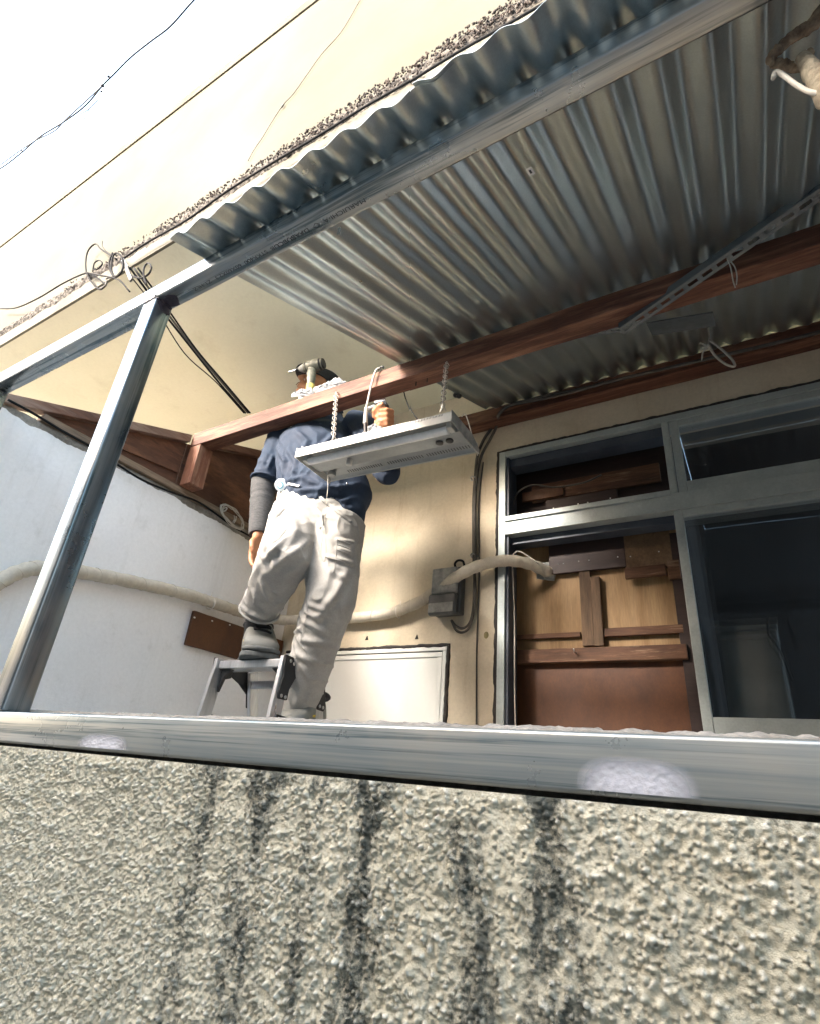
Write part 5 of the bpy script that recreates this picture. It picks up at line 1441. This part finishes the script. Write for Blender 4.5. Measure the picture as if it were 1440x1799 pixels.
# tail hanging over his left hip
loft(sb_, [(W(600, 870, 1.52), LEFT, .105, .100), (W(607, 900, 1.52), LEFT, .085, .095), (W(613, 918, 1.52), LEFT, .062, .085), (W(615, 926, 1.52), LEFT, .04, .06)], 22)
loft(sb_, [(l(shR, nk, .3), FWD, .075, .07), (shR, FWD, .082, .078), (l(shR, elR, .45), FWD, .076, .068), (l(shR, elR, .80), FWD, .072, .064), (l(shR, elR, .86), FWD, .06, .055)], 20)
loft(sb_, [(l(shL, nk, .3), FWD, .075, .07), (shL, FWD, .080, .075), (l(shL, elL, .5), FWD, .070, .064), (l(shL, elL, .88), FWD, .062, .058), (elL, FWD, .054, .050), (l(shL, elL, 1.10), FWD, .03, .03)], 20)
sm_ = remesh(sb_, 0.0055, 8)
def sh_fold(P):
    zc = lambda c, r: np.exp(-((np.linalg.norm(P - np.array(c), axis=1)) / r) ** 2)
    d = 0.007 * zc(W(505, 820, 1.42), 0.13) * folds(P, pel, (0.7, -0.2, 1.0), 20, 3, 0.2, 1.7)
    d += 0.007 * zc(W(560, 860, 1.40), 0.14) * folds(P, pel, (0.8, 0.2, -0.7), 22, 7, 0.1, 1.7)
    d += 0.006 * zc(l(shR, elR, .4), 0.10) * folds(P, shR, (0.3, 0.2, 1.0), 22, 5, 0.4, 1.8)
    d += 0.006 * zc(W(560, 775, 1.45), 0.13) * folds(P, shR, (0.5, 0.2, 0.9), 18, 9, 0.2, 1.8)
    d += 0.005 * (n3(P, 12, 3, 5) - 0.5) * 2
    return d - 0.002
displace(sm_, sh_fold)
crease(sm_, [([(487, 785), (500, 810), (496, 840)], .010, .008), ([(505, 790), (520, 812), (512, 845)], .010, .008), ([(480, 800), (470, 825)], .008, .007), ([(462, 815), (480, 838)], .007, .006),
    ([(500, 845), (530, 838), (560, 850)], .009, .008), ([(520, 862), (560, 858), (600, 868)], .009, .008), ([(560, 872), (600, 880), (630, 872)], .009, .008), ([(545, 848), (590, 856), (634, 850)], .008, .007),
    ([(520, 755), (540, 775), (530, 800)], .011, .008), ([(590, 760), (570, 780), (575, 800)], .011, .008), ([(610, 740), (625, 765), (640, 775)], .010, .008), ([(600, 885), (612, 905), (630, 912)], .009, .007)])
shirt = finish('shirt', sm_, 'shirt', pe, smooth=True, fix=False)
SB = bvh_of(shirt)
for px in ([(575, 800), (578, 840), (580, 880), (584, 905)],):
    seam(SB, px, 0.0022, 'placket', 'shirt', shirt)
for x, y in ((610, 850), (579, 842), (533, 786), (592, 897), (604, 905), (617, 914)):
    p = on_cloth(SB, x, y, 0.001)
    if p: MB().ball(p, 0.0042, 0.0042, 0.0042, 8, 5).build('button', 'steel_small', shirt, smooth=True)
# sleeve hem
MB().tube(ring_at(l(shR, elR, .82), elR - shR, 0.070, 0.006), 0.005, 6, caps=False).build('sleeve_hem', 'shirt', shirt, smooth=True)
# collar
for s_ in (-1, 1):
    c = nk + Vector((0, 0, 0.015))
    MB().prism([c + FWD * 0.07 + LEFT * 0.012 * s_, c + FWD * 0.075 + LEFT * 0.07 * s_ + Vector((0, 0, -0.035)), c + LEFT * 0.085 * s_ + Vector((0, 0, 0.01)), c + FWD * 0.03 + LEFT * 0.075 * s_ + Vector((0, 0, 0.035))], (0, 0, 0.006)).build('collar', 'shirt', shirt, bevel=0.002)

# ---- body: arms, hands, neck and head in one skin
hb = MB()
wrR = W(455, 940, 1.440)
hdR = W(449, 965, 1.425)
hL = W(673, 738, 1.395)       # raised fist
wrL = W(676, 768, 1.415)
headC = W(562, 690, 1.580)
loft(hb, [(l(shR, elR, .6), FWD, .046, .042), (elR, FWD, .044, .040), (l(elR, wrR, .4), FWD, .044, .038), (wrR, FWD, .031, .024), (l(wrR, hdR, .5), FWD, .036, .020), (hdR, FWD, .042, .019), (l(wrR, hdR, 1.5), FWD, .040, .017), (l(wrR, hdR, 1.62), FWD, .03, .012)], 16)
loft(hb, [(l(shL, elL, .6), FWD, .046, .042), (elL, FWD, .044, .042), (l(elL, wrL, .4), FWD, .042, .038), (wrL, FWD, .030, .026), (l(wrL, hL, .5), FWD, .036, .026), (l(wrL, hL, .8), FWD, .040, .030)], 16)
loft(hb, [(l(shR, nk, .0), FWD, .05, .05), (l(shR, nk, .5) - Vector((0, 0, .03)), FWD, .035, .035), (nk - Vector((0, 0, .07)), FWD, .05, .04), (l(shL, nk, .5) - Vector((0, 0, .03)), FWD, .035, .035), (shL, FWD, .05, .05)], 16)
loft(hb, [(shR, FWD, .05, .05), (l(shR, elR, .7), FWD, .046, .042)], 14)
loft(hb, [(shL, FWD, .05, .05), (l(shL, elL, .7), FWD, .046, .042)], 14)
# right fingers: four, loosely curled
dn = (hdR - wrR).normalized()
for k, (off, ln) in enumerate(((0.030, 0.070), (0.011, 0.078), (-0.009, 0.074), (-0.028, 0.060))):
    b0 = hdR + FWD * off + dn * 0.030
    p1 = b0 + dn * ln * 0.45 + LEFT * 0.004; p2 = b0 + dn * ln * 0.78 + LEFT * 0.014; p3 = b0 + dn * ln * 0.95 + LEFT * 0.028
    hb.tube([b0 - dn * 0.02, b0, p1, p2, p3], [.0105, .0105, .0098, .0090, .0070], 10)
b0 = l(wrR, hdR, .5) + FWD * 0.030
hb.tube([b0, b0 + FWD * 0.016 + dn * 0.022, b0 + FWD * 0.018 + dn * 0.048 + LEFT * 0.006, b0 + FWD * 0.010 + dn * 0.068 + LEFT * 0.012], [.013, .012, .0105, .008], 10)
# left fist: fingers wrap a handle that runs roughly up
AX = Vector((0.05, -0.25, 0.97)).normalized()
toC = (-hL).normalized(); toC = (toC - AX * toC.dot(AX)).normalized(); sd = AX.cross(toC)
hb.ball(hL - toC * 0.018, 0.036, 0.030, 0.044, 14, 10)
for k in range(4):
    z_ = -0.030 + k * 0.0195
    base = hL + AX * z_ + sd * 0.030 - toC * 0.010
    pts = [base, hL + AX * z_ + sd * 0.034 + toC * 0.014, hL + AX * z_ + sd * 0.014 + toC * 0.031, hL + AX * (z_ - 0.002) - sd * 0.010 + toC * 0.026, hL + AX * (z_ - 0.003) - sd * 0.022 + toC * 0.010]
    hb.tube(pts, [.0105, .0112, .0110, .0098, .0078], 10)
hb.tube([hL + AX * 0.012 - sd * 0.028 - toC * 0.008, hL + AX * 0.034 - sd * 0.030 + toC * 0.010, hL + AX * 0.046 - sd * 0.012 + toC * 0.030, hL + AX * 0.050 + sd * 0.004 + toC * 0.036], [.0135, .0125, .0110, .0085], 10)
# neck and head; he looks up and to picture left
HF = Vector((-0.25, -0.86, 0.42)).normalized(); HS = Vector((0.93, -0.36, 0)); HS = (HS - HF * HS.dot(HF)).normalized(); HU = HS.cross(HF); HU = HU if HU.z > 0 else -HU
loft(hb, [(nk - Vector((0, 0, 0.02)), LEFT, .062, .060), (l(nk, headC, .4), LEFT, .058, .058), (l(nk, headC, .75), LEFT, .06, .065), (headC, LEFT, .05, .05)], 18)
def head_ball(c, u_, a, b, d_):
    m0 = len(hb.v); hb.ball((0, 0, 0), 1, 1, 1, 18, 14)
    hb.v[m0:] = [tuple(Vector(c) + HS * (v[0] * a) + HF * (v[1] * b) + HU * (v[2] * d_)) for v in hb.v[m0:]]
head_ball(headC + HU * 0.018, 0, 0.076, 0.094, 0.100)
head_ball(headC + HF * 0.032 - HU * 0.050, 0, 0.056, 0.058, 0.062)     # jaw
head_ball(headC + HF * 0.072 - HU * 0.086, 0, 0.024, 0.018, 0.020)     # chin
hb.tube([headC + HF * 0.088 + HU * 0.022, headC + HF * 0.106 - HU * 0.006, headC + HF * 0.114 - HU * 0.026, headC + HF * 0.092 - HU * 0.034], [.009, .011, .015, .009], 10)   # nose
for s_ in (-1, 1):
    head_ball(headC + HF * 0.078 + HS * 0.030 * s_ + HU * 0.034, 0, 0.026, 0.014, 0.008)        # brow
    head_ball(headC + HF * 0.070 + HS * 0.042 * s_ - HU * 0.020, 0, 0.022, 0.020, 0.018)        # cheek
    head_ball(headC + HS * 0.078 * s_ - HF * 0.006 - HU * 0.006, 0, 0.009, 0.020, 0.032)        # ear
head_ball(headC + HF * 0.092 - HU * 0.056, 0, 0.022, 0.010, 0.0055)
head_ball(headC + HF * 0.090 - HU * 0.066, 0, 0.019, 0.010, 0.0060)
bm_ = remesh(hb, 0.0048, 3, 0.4)
body = finish('body', bm_, 'skin', pe, smooth=True, fix=False)
for s_ in (-1, 1):
    e_ = headC + HF * 0.084 + HS * 0.031 * s_ + HU * 0.018
    ey = MB().ball(e_, 0.0125, 0.0125, 0.0125, 12, 8).build('eye', 'paper', body, smooth=True)
    MB().ball(e_ + HF * 0.0095, 0.0055, 0.0055, 0.0055, 10, 6).build('iris', 'dark', ey, smooth=True)
    MB().tube([headC + HF * 0.096 + HS * 0.016 * s_ + HU * 0.040, headC + HF * 0.095 + HS * 0.032 * s_ + HU * 0.044, headC + HF * 0.080 + HS * 0.050 * s_ + HU * 0.038], [.003, .004, .002], 6).build('eyebrow', 'dark', body)
MB().tube([headC + HF * 0.101 + HS * 0.020 - HU * 0.061, headC + HF * 0.1035 - HU * 0.061, headC + HF * 0.101 - HS * 0.020 - HU * 0.061], 0.0018, 5).build('mouth_line', mk('lip', (0.26, 0.09, 0.06), rough=0.5, bmp=0), body)
# glasses-like dark band over the temples and short hair
MB().tube([headC + HS * 0.082 - HF * 0.0 + HU * 0.02, headC + HS * 0.074 + HF * 0.05 + HU * 0.02], 0.003, 5).build('hair', 'cap', body)
hr = MB()
mm = len(hr.v); hr.ball((0, 0, 0), 1, 1, 1, 18, 12)
hr.v = [tuple(headC + HU * 0.020 - HF * 0.012 + HS * (v[0] * 0.080) + HF * (v[1] * 0.090) + HU * (v[2] * 0.098)) for v in hr.v]
hr.build('hair', 'cap', body, smooth=True)
# cap: crown, bill, button
cp = MB(); cp.ball((0, 0, 0), 1, 1, 1, 22, 16)
keepv = []
cp.v = [tuple(headC + HU * 0.040 - HF * 0.006 + HS * (v[0] * 0.088) + HF * (v[1] * 0.106) + HU * (max(v[2], -0.18) * 0.094)) for v in cp.v]
cap = cp.build('cap', 'cap', pe, smooth=0.9)
poly = []
for k in range(13):
    a = math.pi * k / 12
    poly.append(headC + HU * 0.030 + HS * (0.080 * math.cos(a)) + HF * (0.080 + 0.080 * math.sin(a)) - HU * 0.018 * math.sin(a))
MB().prism(poly, HU * 0.004).build('bill', 'cap', cap, bevel=0.001)
MB().ball(headC + HU * 0.135 - HF * 0.006, 0.006).build('button', 'cap', cap)

# ---- dark arm sleeves (worn under the shirt sleeve)
def arm_sleeve(a, b, r0, r1, seed, t0=-0.25):
    P = [l(a, b, t) for t in np.linspace(t0, 1.0, 46)]
    rad = [(r0 + (r1 - r0) * i / 45) * (1 + 0.05 * mnoise.noise(Vector((i * .75, seed + 9, 0))) + 0.05 * mnoise.noise(Vector((i * .3, seed + 5, 0)))) for i in range(46)]
    rad[-1] *= 0.97
    o_ = MB().tube(P, rad, 22).build('arm_sleeve', 'sleeve', pe, smooth=0.9)
arm_sleeve(elR, wrR, 0.056, 0.041, 1)
arm_sleeve(elL, wrL, 0.046, 0.038, 3, 0.08)

# ---- shoes
PROF = [(0.00, .030, .050), (.04, .037, .085), (.15, .043, .122), (.30, .045, .136), (.42, .047, .132), (.54, .050, .112), (.66, .054, .083), (.77, .057, .061), (.87, .056, .050), (.94, .048, .042), (.98, .034, .032), (1.0, .018, .022)]
PROF = [(*p_, p_[2]) for p_ in PROF]
def shoe(heel, toe, up, name='shoe', w=0.056):
    heel, toe, up = Vector(heel), Vector(toe), Vector(up).normalized()
    d = (toe - heel); L = d.length; d.normalize(); up = (up - d * up.dot(d)).normalized(); s = d.cross(up)
    SC = 1.12
    prof = [(t_, hw_ * SC, h_ * SC, q_) for t_, hw_, h_, q_ in PROF]
    mb = MB(); seg = 18; vs = []
    for t, hw, h, _ in prof:
        for k in range(seg):
            a = 2 * math.pi * k / seg
            x = math.cos(a); y = math.sin(a)
            sx = math.copysign(abs(x) ** 0.75, x); sy = math.copysign(abs(y) ** 0.85, y)
            vs.append(heel + d * (L * t) + s * (hw * sx) + up * (0.020 + (h * 0.5) * (1 + sy)))
    fs = []
    for i in range(len(prof) - 1):
        for k in range(seg):
            k2 = (k + 1) % seg
            fs.append((i * seg + k, i * seg + k2, (i + 1) * seg + k2, (i + 1) * seg + k))
    fs.append(tuple(range(seg - 1, -1, -1))); fs.append(tuple((len(prof) - 1) * seg + k for k in range(seg)))
    mb.add(vs, fs)
    sm = remesh(mb, 0.005, 4)
    o_ = finish(name, sm, 'shoe', pe, smooth=True, fix=False)
    # sole with a raised toe bumper
    poly = []
    for t, hw, h, _ in prof: poly.append(heel + d * (L * t * 1.02 - 0.002) + s * (hw + 0.005))
    for t, hw, h, _ in reversed(prof): poly.append(heel + d * (L * t * 1.02 - 0.002) - s * (hw + 0.005))
    MB().prism([p + up * 0.001 for p in poly], up * 0.019).build('sole', 'sole', o_, bevel=0.005, seg=2)
    mbp = MB()
    ar = [heel + d * (L * (0.86 + 0.16 * math.cos(a))) + s * (0.060 * math.sin(a)) + up * 0.030 for a in np.linspace(-1.9, 1.9, 15)]
    MB().tube(ar, 0.0085, 8).build('toe_cap', 'sole', o_, smooth=True)
    tb = bvh_of(o_)
    # tongue and laces across the instep
    lc_ = MB()
    for i, t in enumerate((0.46, 0.515, 0.57, 0.625, 0.68)):
        row = []
        for q in np.linspace(-1, 1, 7):
            p0 = heel + d * (L * (t + 0.02 * q * (1 if i % 2 else -1))) + s * (0.032 * q) + up * 0.3
            h_ = tb.ray_cast(p0, -up)
            if h_[0]: row.append(h_[0] + up * 0.0035)
        if len(row) > 3: lc_.tube(row, 0.0048, 6)
    lc_.build('laces', 'lace', o_, smooth=True)
    tg_ = []
    for t in np.linspace(0.40, 0.70, 8):
        for q in (-1, -0.33, 0.33, 1):
            h_ = tb.ray_cast(heel + d * (L * t) + s * (0.021 * q) + up * 0.3, -up)
            tg_.append(h_[0] + up * 0.0012)
    MB().add(tg_, [(i * 4 + k, i * 4 + k + 1, i * 4 + k + 5, i * 4 + k + 4) for i in range(7) for k in range(3)]).build('tongue', 'sole', o_, smooth=True)
    # bow
    c = tb.ray_cast(heel + d * (L * 0.45) + up * 0.25, -up)[0]
    if c:
        for sg in (-1, 1):
            MB().tube(spline([c + up * 0.005, c + s * 0.022 * sg + up * 0.014, c + s * 0.040 * sg + up * 0.004 + d * 0.010, c + s * 0.020 * sg + up * 0.004 + d * 0.012, c + up * 0.005], 4), 0.0034, 6).build('bow', 'lace', o_, smooth=True)
    # padded dark collar
    rim = [heel + d * (L * 0.20) + d * (0.056 * math.cos(a)) + s * (0.048 * math.sin(a)) + up * (0.150 + 0.006 * math.cos(a)) for a in np.linspace(0, 2 * math.pi, 19)]
    MB().tube(rim, 0.011, 8, caps=False).build('collar', 'lace', o_, smooth=True)
    # side flashes
    for sg in (-1, 1):
        poly = []
        for t, z in ((0.40, 0.030), (0.70, 0.032), (0.62, 0.070), (0.36, 0.080)):
            h_ = tb.ray_cast(heel + d * (L * t) + s * 0.2 * sg + up * z, -s * sg)
            if h_[0]: poly.append(h_[0] + s * sg * 0.0015)
        if len(poly) == 4:
            MB().prism(poly, -s * sg * 0.004).build('side_flash', 'shoe_yellow', o_)
    return o_
f_heel = W(450, 1112, 1.555); f_heel.z = LT_Z - 0.001
heelR = Vector((-1.675, 1.560, LT_Z - 0.001)); toeR = heelR + Vector((0.82, -0.57, 0)) * 0.262
shoe(heelR, toeR, (0, 0, 1))
MB().tube([l(kneeR, ankR, .95), heelR + Vector((0.036, -0.034, 0.12))], [.05, .044], 12).build('sock', 'cap', pe, smooth=True)
stepz = 0.101
heelL = Vector((onY(512, 1252, 1.6).x + 0.01, 1.74, stepz)); toeL = heelL + Vector((0.06, -0.25, 0))
shoe(heelL, toeL, (0, 0, 1))

# ---- belt tape case and clip
tp = on_cloth(SB, 497, 852, 0.0) or on_cloth(TB, 497, 858, 0.0)
bt = thing('tape_measure', tp, 'round white tape measure with blue print clipped to the belt', 'tape measure')
tn_ = (-Vector(tp)).normalized(); tn_ = (tn_ + Vector((-0.5, 0, 0.1))).normalized()
MB().tube([tp - tn_ * 0.004, tp + tn_ * 0.020], 0.026, 24).build('case', 'tape_white', bt, bevel=0.004, smooth=0.7)
MB().tube([tp + tn_ * 0.0202, tp + tn_ * 0.0212], 0.015, 20).build('print_ring', 'badge_blue', bt, smooth=0.7)
MB().tube([tp + tn_ * 0.0213, tp + tn_ * 0.0220], 0.0105, 20).build('print_centre', 'tape_white', bt, smooth=0.7)
b1, b2 = on_cloth(SB, 508, 850, 0.006) or on_cloth(TB, 508, 852, 0.006), on_cloth(SB, 528, 856, 0.006) or on_cloth(TB, 528, 858, 0.006)
if b1 and b2:
    MB().bar(b1, b2, 0.010, 0.007, (0, 0, 1)).build('belt_clip', 'steel_small', bt, bevel=0.002)

# ---- hand tool in the raised fist
ht = thing('hand_tool', hL, 'small silver and black hand tool held up in his fist', 'tool')
MB().tube([hL - AX * 0.075, hL - AX * 0.02, hL + AX * 0.040], [0.013, 0.0135, 0.014], 14).build('handle', 'dark', ht, bevel=0.001, smooth=0.7)
MB().tube([hL + AX * 0.041, hL + AX * 0.055, hL + AX * 0.066], [0.020, 0.024, 0.018], 16).build('collar', 'meter', ht, smooth=0.7)
MB().tube([hL + AX * 0.060 - sd * 0.030, hL + AX * 0.066 + sd * 0.012], [0.018, 0.022], 16).build('head', 'steel_small', ht, bevel=0.002, smooth=0.7)
MB().tube([hL + AX * 0.048 - sd * 0.032 + toC * 0.006, hL + AX * 0.040 - sd * 0.058 + toC * 0.010], [0.011, 0.007], 10).build('nozzle', 'plastic_white', ht, smooth=0.7)
rg = thing('white_rag', W(655, 765, 1.35), 'crumpled white plastic sheet on top of the lamp below the fist', 'plastic')
def crumple(poly_px, Y, depth, name, parent, mat, seed, h=0.03):
    """crumpled film: a fan of wrinkled facets between an outline and a raised middle"""
    rs_ = random.Random(seed)
    P = [onY(x, y, Y) for x, y in poly_px]
    c = sum(P, Vector()) / len(P)
    vs = []; n = len(P); RN = 6
    for j in range(RN):
        t = j / RN
        for i in range(n * 3):
            a = P[(i // 3) % n]; b = P[(i // 3 + 1) % n]
            e = a.lerp(b, (i % 3) / 3)
            q = e.lerp(c, t)
            k = mnoise.noise(q * 55 + Vector((seed, 0, 0))) * 0.010 + mnoise.noise(q * 120) * 0.005
            vs.append(q + Vector((0.3, -0.9, 0.3)) * (k + depth * math.sin(t * 1.57)) + Vector((rs_.uniform(-1, 1), rs_.uniform(-1, 1), rs_.uniform(-1, 1))) * 0.0022)
    m_ = n * 3; fs = []
    for j in range(RN - 1):
        for i in range(m_):
            k = (i + 1) % m_
            fs.append((j * m_ + i, j * m_ + k, (j + 1) * m_ + k, (j + 1) * m_ + i))
    vs.append(c + Vector((0.3, -0.9, 0.3)) * depth); fs += [((RN - 1) * m_ + i, (RN - 1) * m_ + (i + 1) % m_, len(vs) - 1) for i in range(m_)]
    o_ = MB().add(vs, fs).build(name, mat, parent)
    sd_ = o_.modifiers.new('t', 'SOLIDIFY'); sd_.thickness = 0.0006
    return o_
crumple([(628, 778), (640, 757), (650, 748), (660, 745), (668, 752), (680, 752), (690, 757), (676, 770), (650, 777)], 1.345, 0.018, 'sheet', rg, 'plastic_white', 3)

# ------------------------------------------------------------------ impact driver and bag on the purlin
idv = thing('impact_driver', (onY(548, 690, 1.37).x, 1.37, ZP1), 'olive cordless impact driver standing on the purlin in front of his face', 'power tool')
bc = onY(546, 692, 1.372); base = Vector((bc.x, 1.372, ZP1 + 0.001))
dx_ = Vector((-0.97, -0.22, -0.10)).normalized()       # nose points to picture left
topc = onY(549, 643, 1.372)
MB().bar(base + Vector((-0.045, -0.004, 0.012)), base + Vector((0.045, 0.012, 0.012)), 0.048, 0.022, (0, 1, 0)).build('battery', 'plastic_white', idv, bevel=0.005)
gp = [base + Vector((0.004, 0, 0.022)), base.lerp(topc, .35), base.lerp(topc, .7), topc]
MB().tube(spline(gp, 5), [0.0175] * 3 + [0.0165] * 6 + [0.019] * 7, 14).build('grip', 'tool_olive', idv, smooth=True)
MB().tube([base.lerp(topc, .18), base.lerp(topc, .45)], [0.0195, 0.0182], 14).build('grip_band', 'tool_yellow', idv, smooth=True)
p0 = topc - dx_ * 0.050
MB().tube([p0 - dx_ * 0.006, p0, p0 + dx_ * 0.02, p0 + dx_ * 0.05, p0 + dx_ * 0.075, p0 + dx_ * 0.088], [0.014, 0.024, 0.0275, 0.0265, 0.025, 0.020], 18).build('motor_body', 'tool_olive', idv, smooth=0.8)
MB().tube([p0 + dx_ * 0.0885, p0 + dx_ * 0.100, p0 + dx_ * 0.112], [0.0205, 0.017, 0.0105], 16).build('gear_case', 'meter_face', idv, smooth=0.8)
MB().tube([p0 + dx_ * 0.112, p0 + dx_ * 0.128], 0.0085, 12).build('chuck', 'dark', idv, smooth=0.8)
MB().tube([p0 + dx_ * 0.128, p0 + dx_ * 0.165], [0.0055, 0.0035], 8).build('bit', 'steel_small', idv, smooth=0.8)
MB().tube([p0 - dx_ * 0.0065, p0 + dx_ * 0.012], [0.0215, 0.0272], 18).build('rear_bumper', 'dark', idv, smooth=0.8)
MB().tube(ring_at(p0 + dx_ * 0.074, dx_, 0.0252, 0), 0.0016, 5, caps=False).build('case_seam', 'dark', idv)
MB().box(topc.x - 0.022, topc.x - 0.010, topc.y - 0.008, topc.y + 0.008, topc.z - 0.045, topc.z - 0.028).build('trigger', 'dark', idv, bevel=0.002)
pb = thing('plastic_bag', (onY(585, 685, 1.37).x, 1.37, ZP1), 'crumpled white plastic bag of screws lying on the purlin', 'bag')
crumple([(548, 690), (553, 682), (566, 677), (579, 671), (590, 665), (602, 667), (610, 671), (597, 678), (577, 686), (562, 690)], 1.358, 0.012, 'bag', pb, 'plastic_white', 9)
crumple([(511, 698), (514, 690), (530, 684), (548, 682), (552, 690), (540, 695)], 1.345, 0.010, 'flap', pb, 'plastic_white', 5)
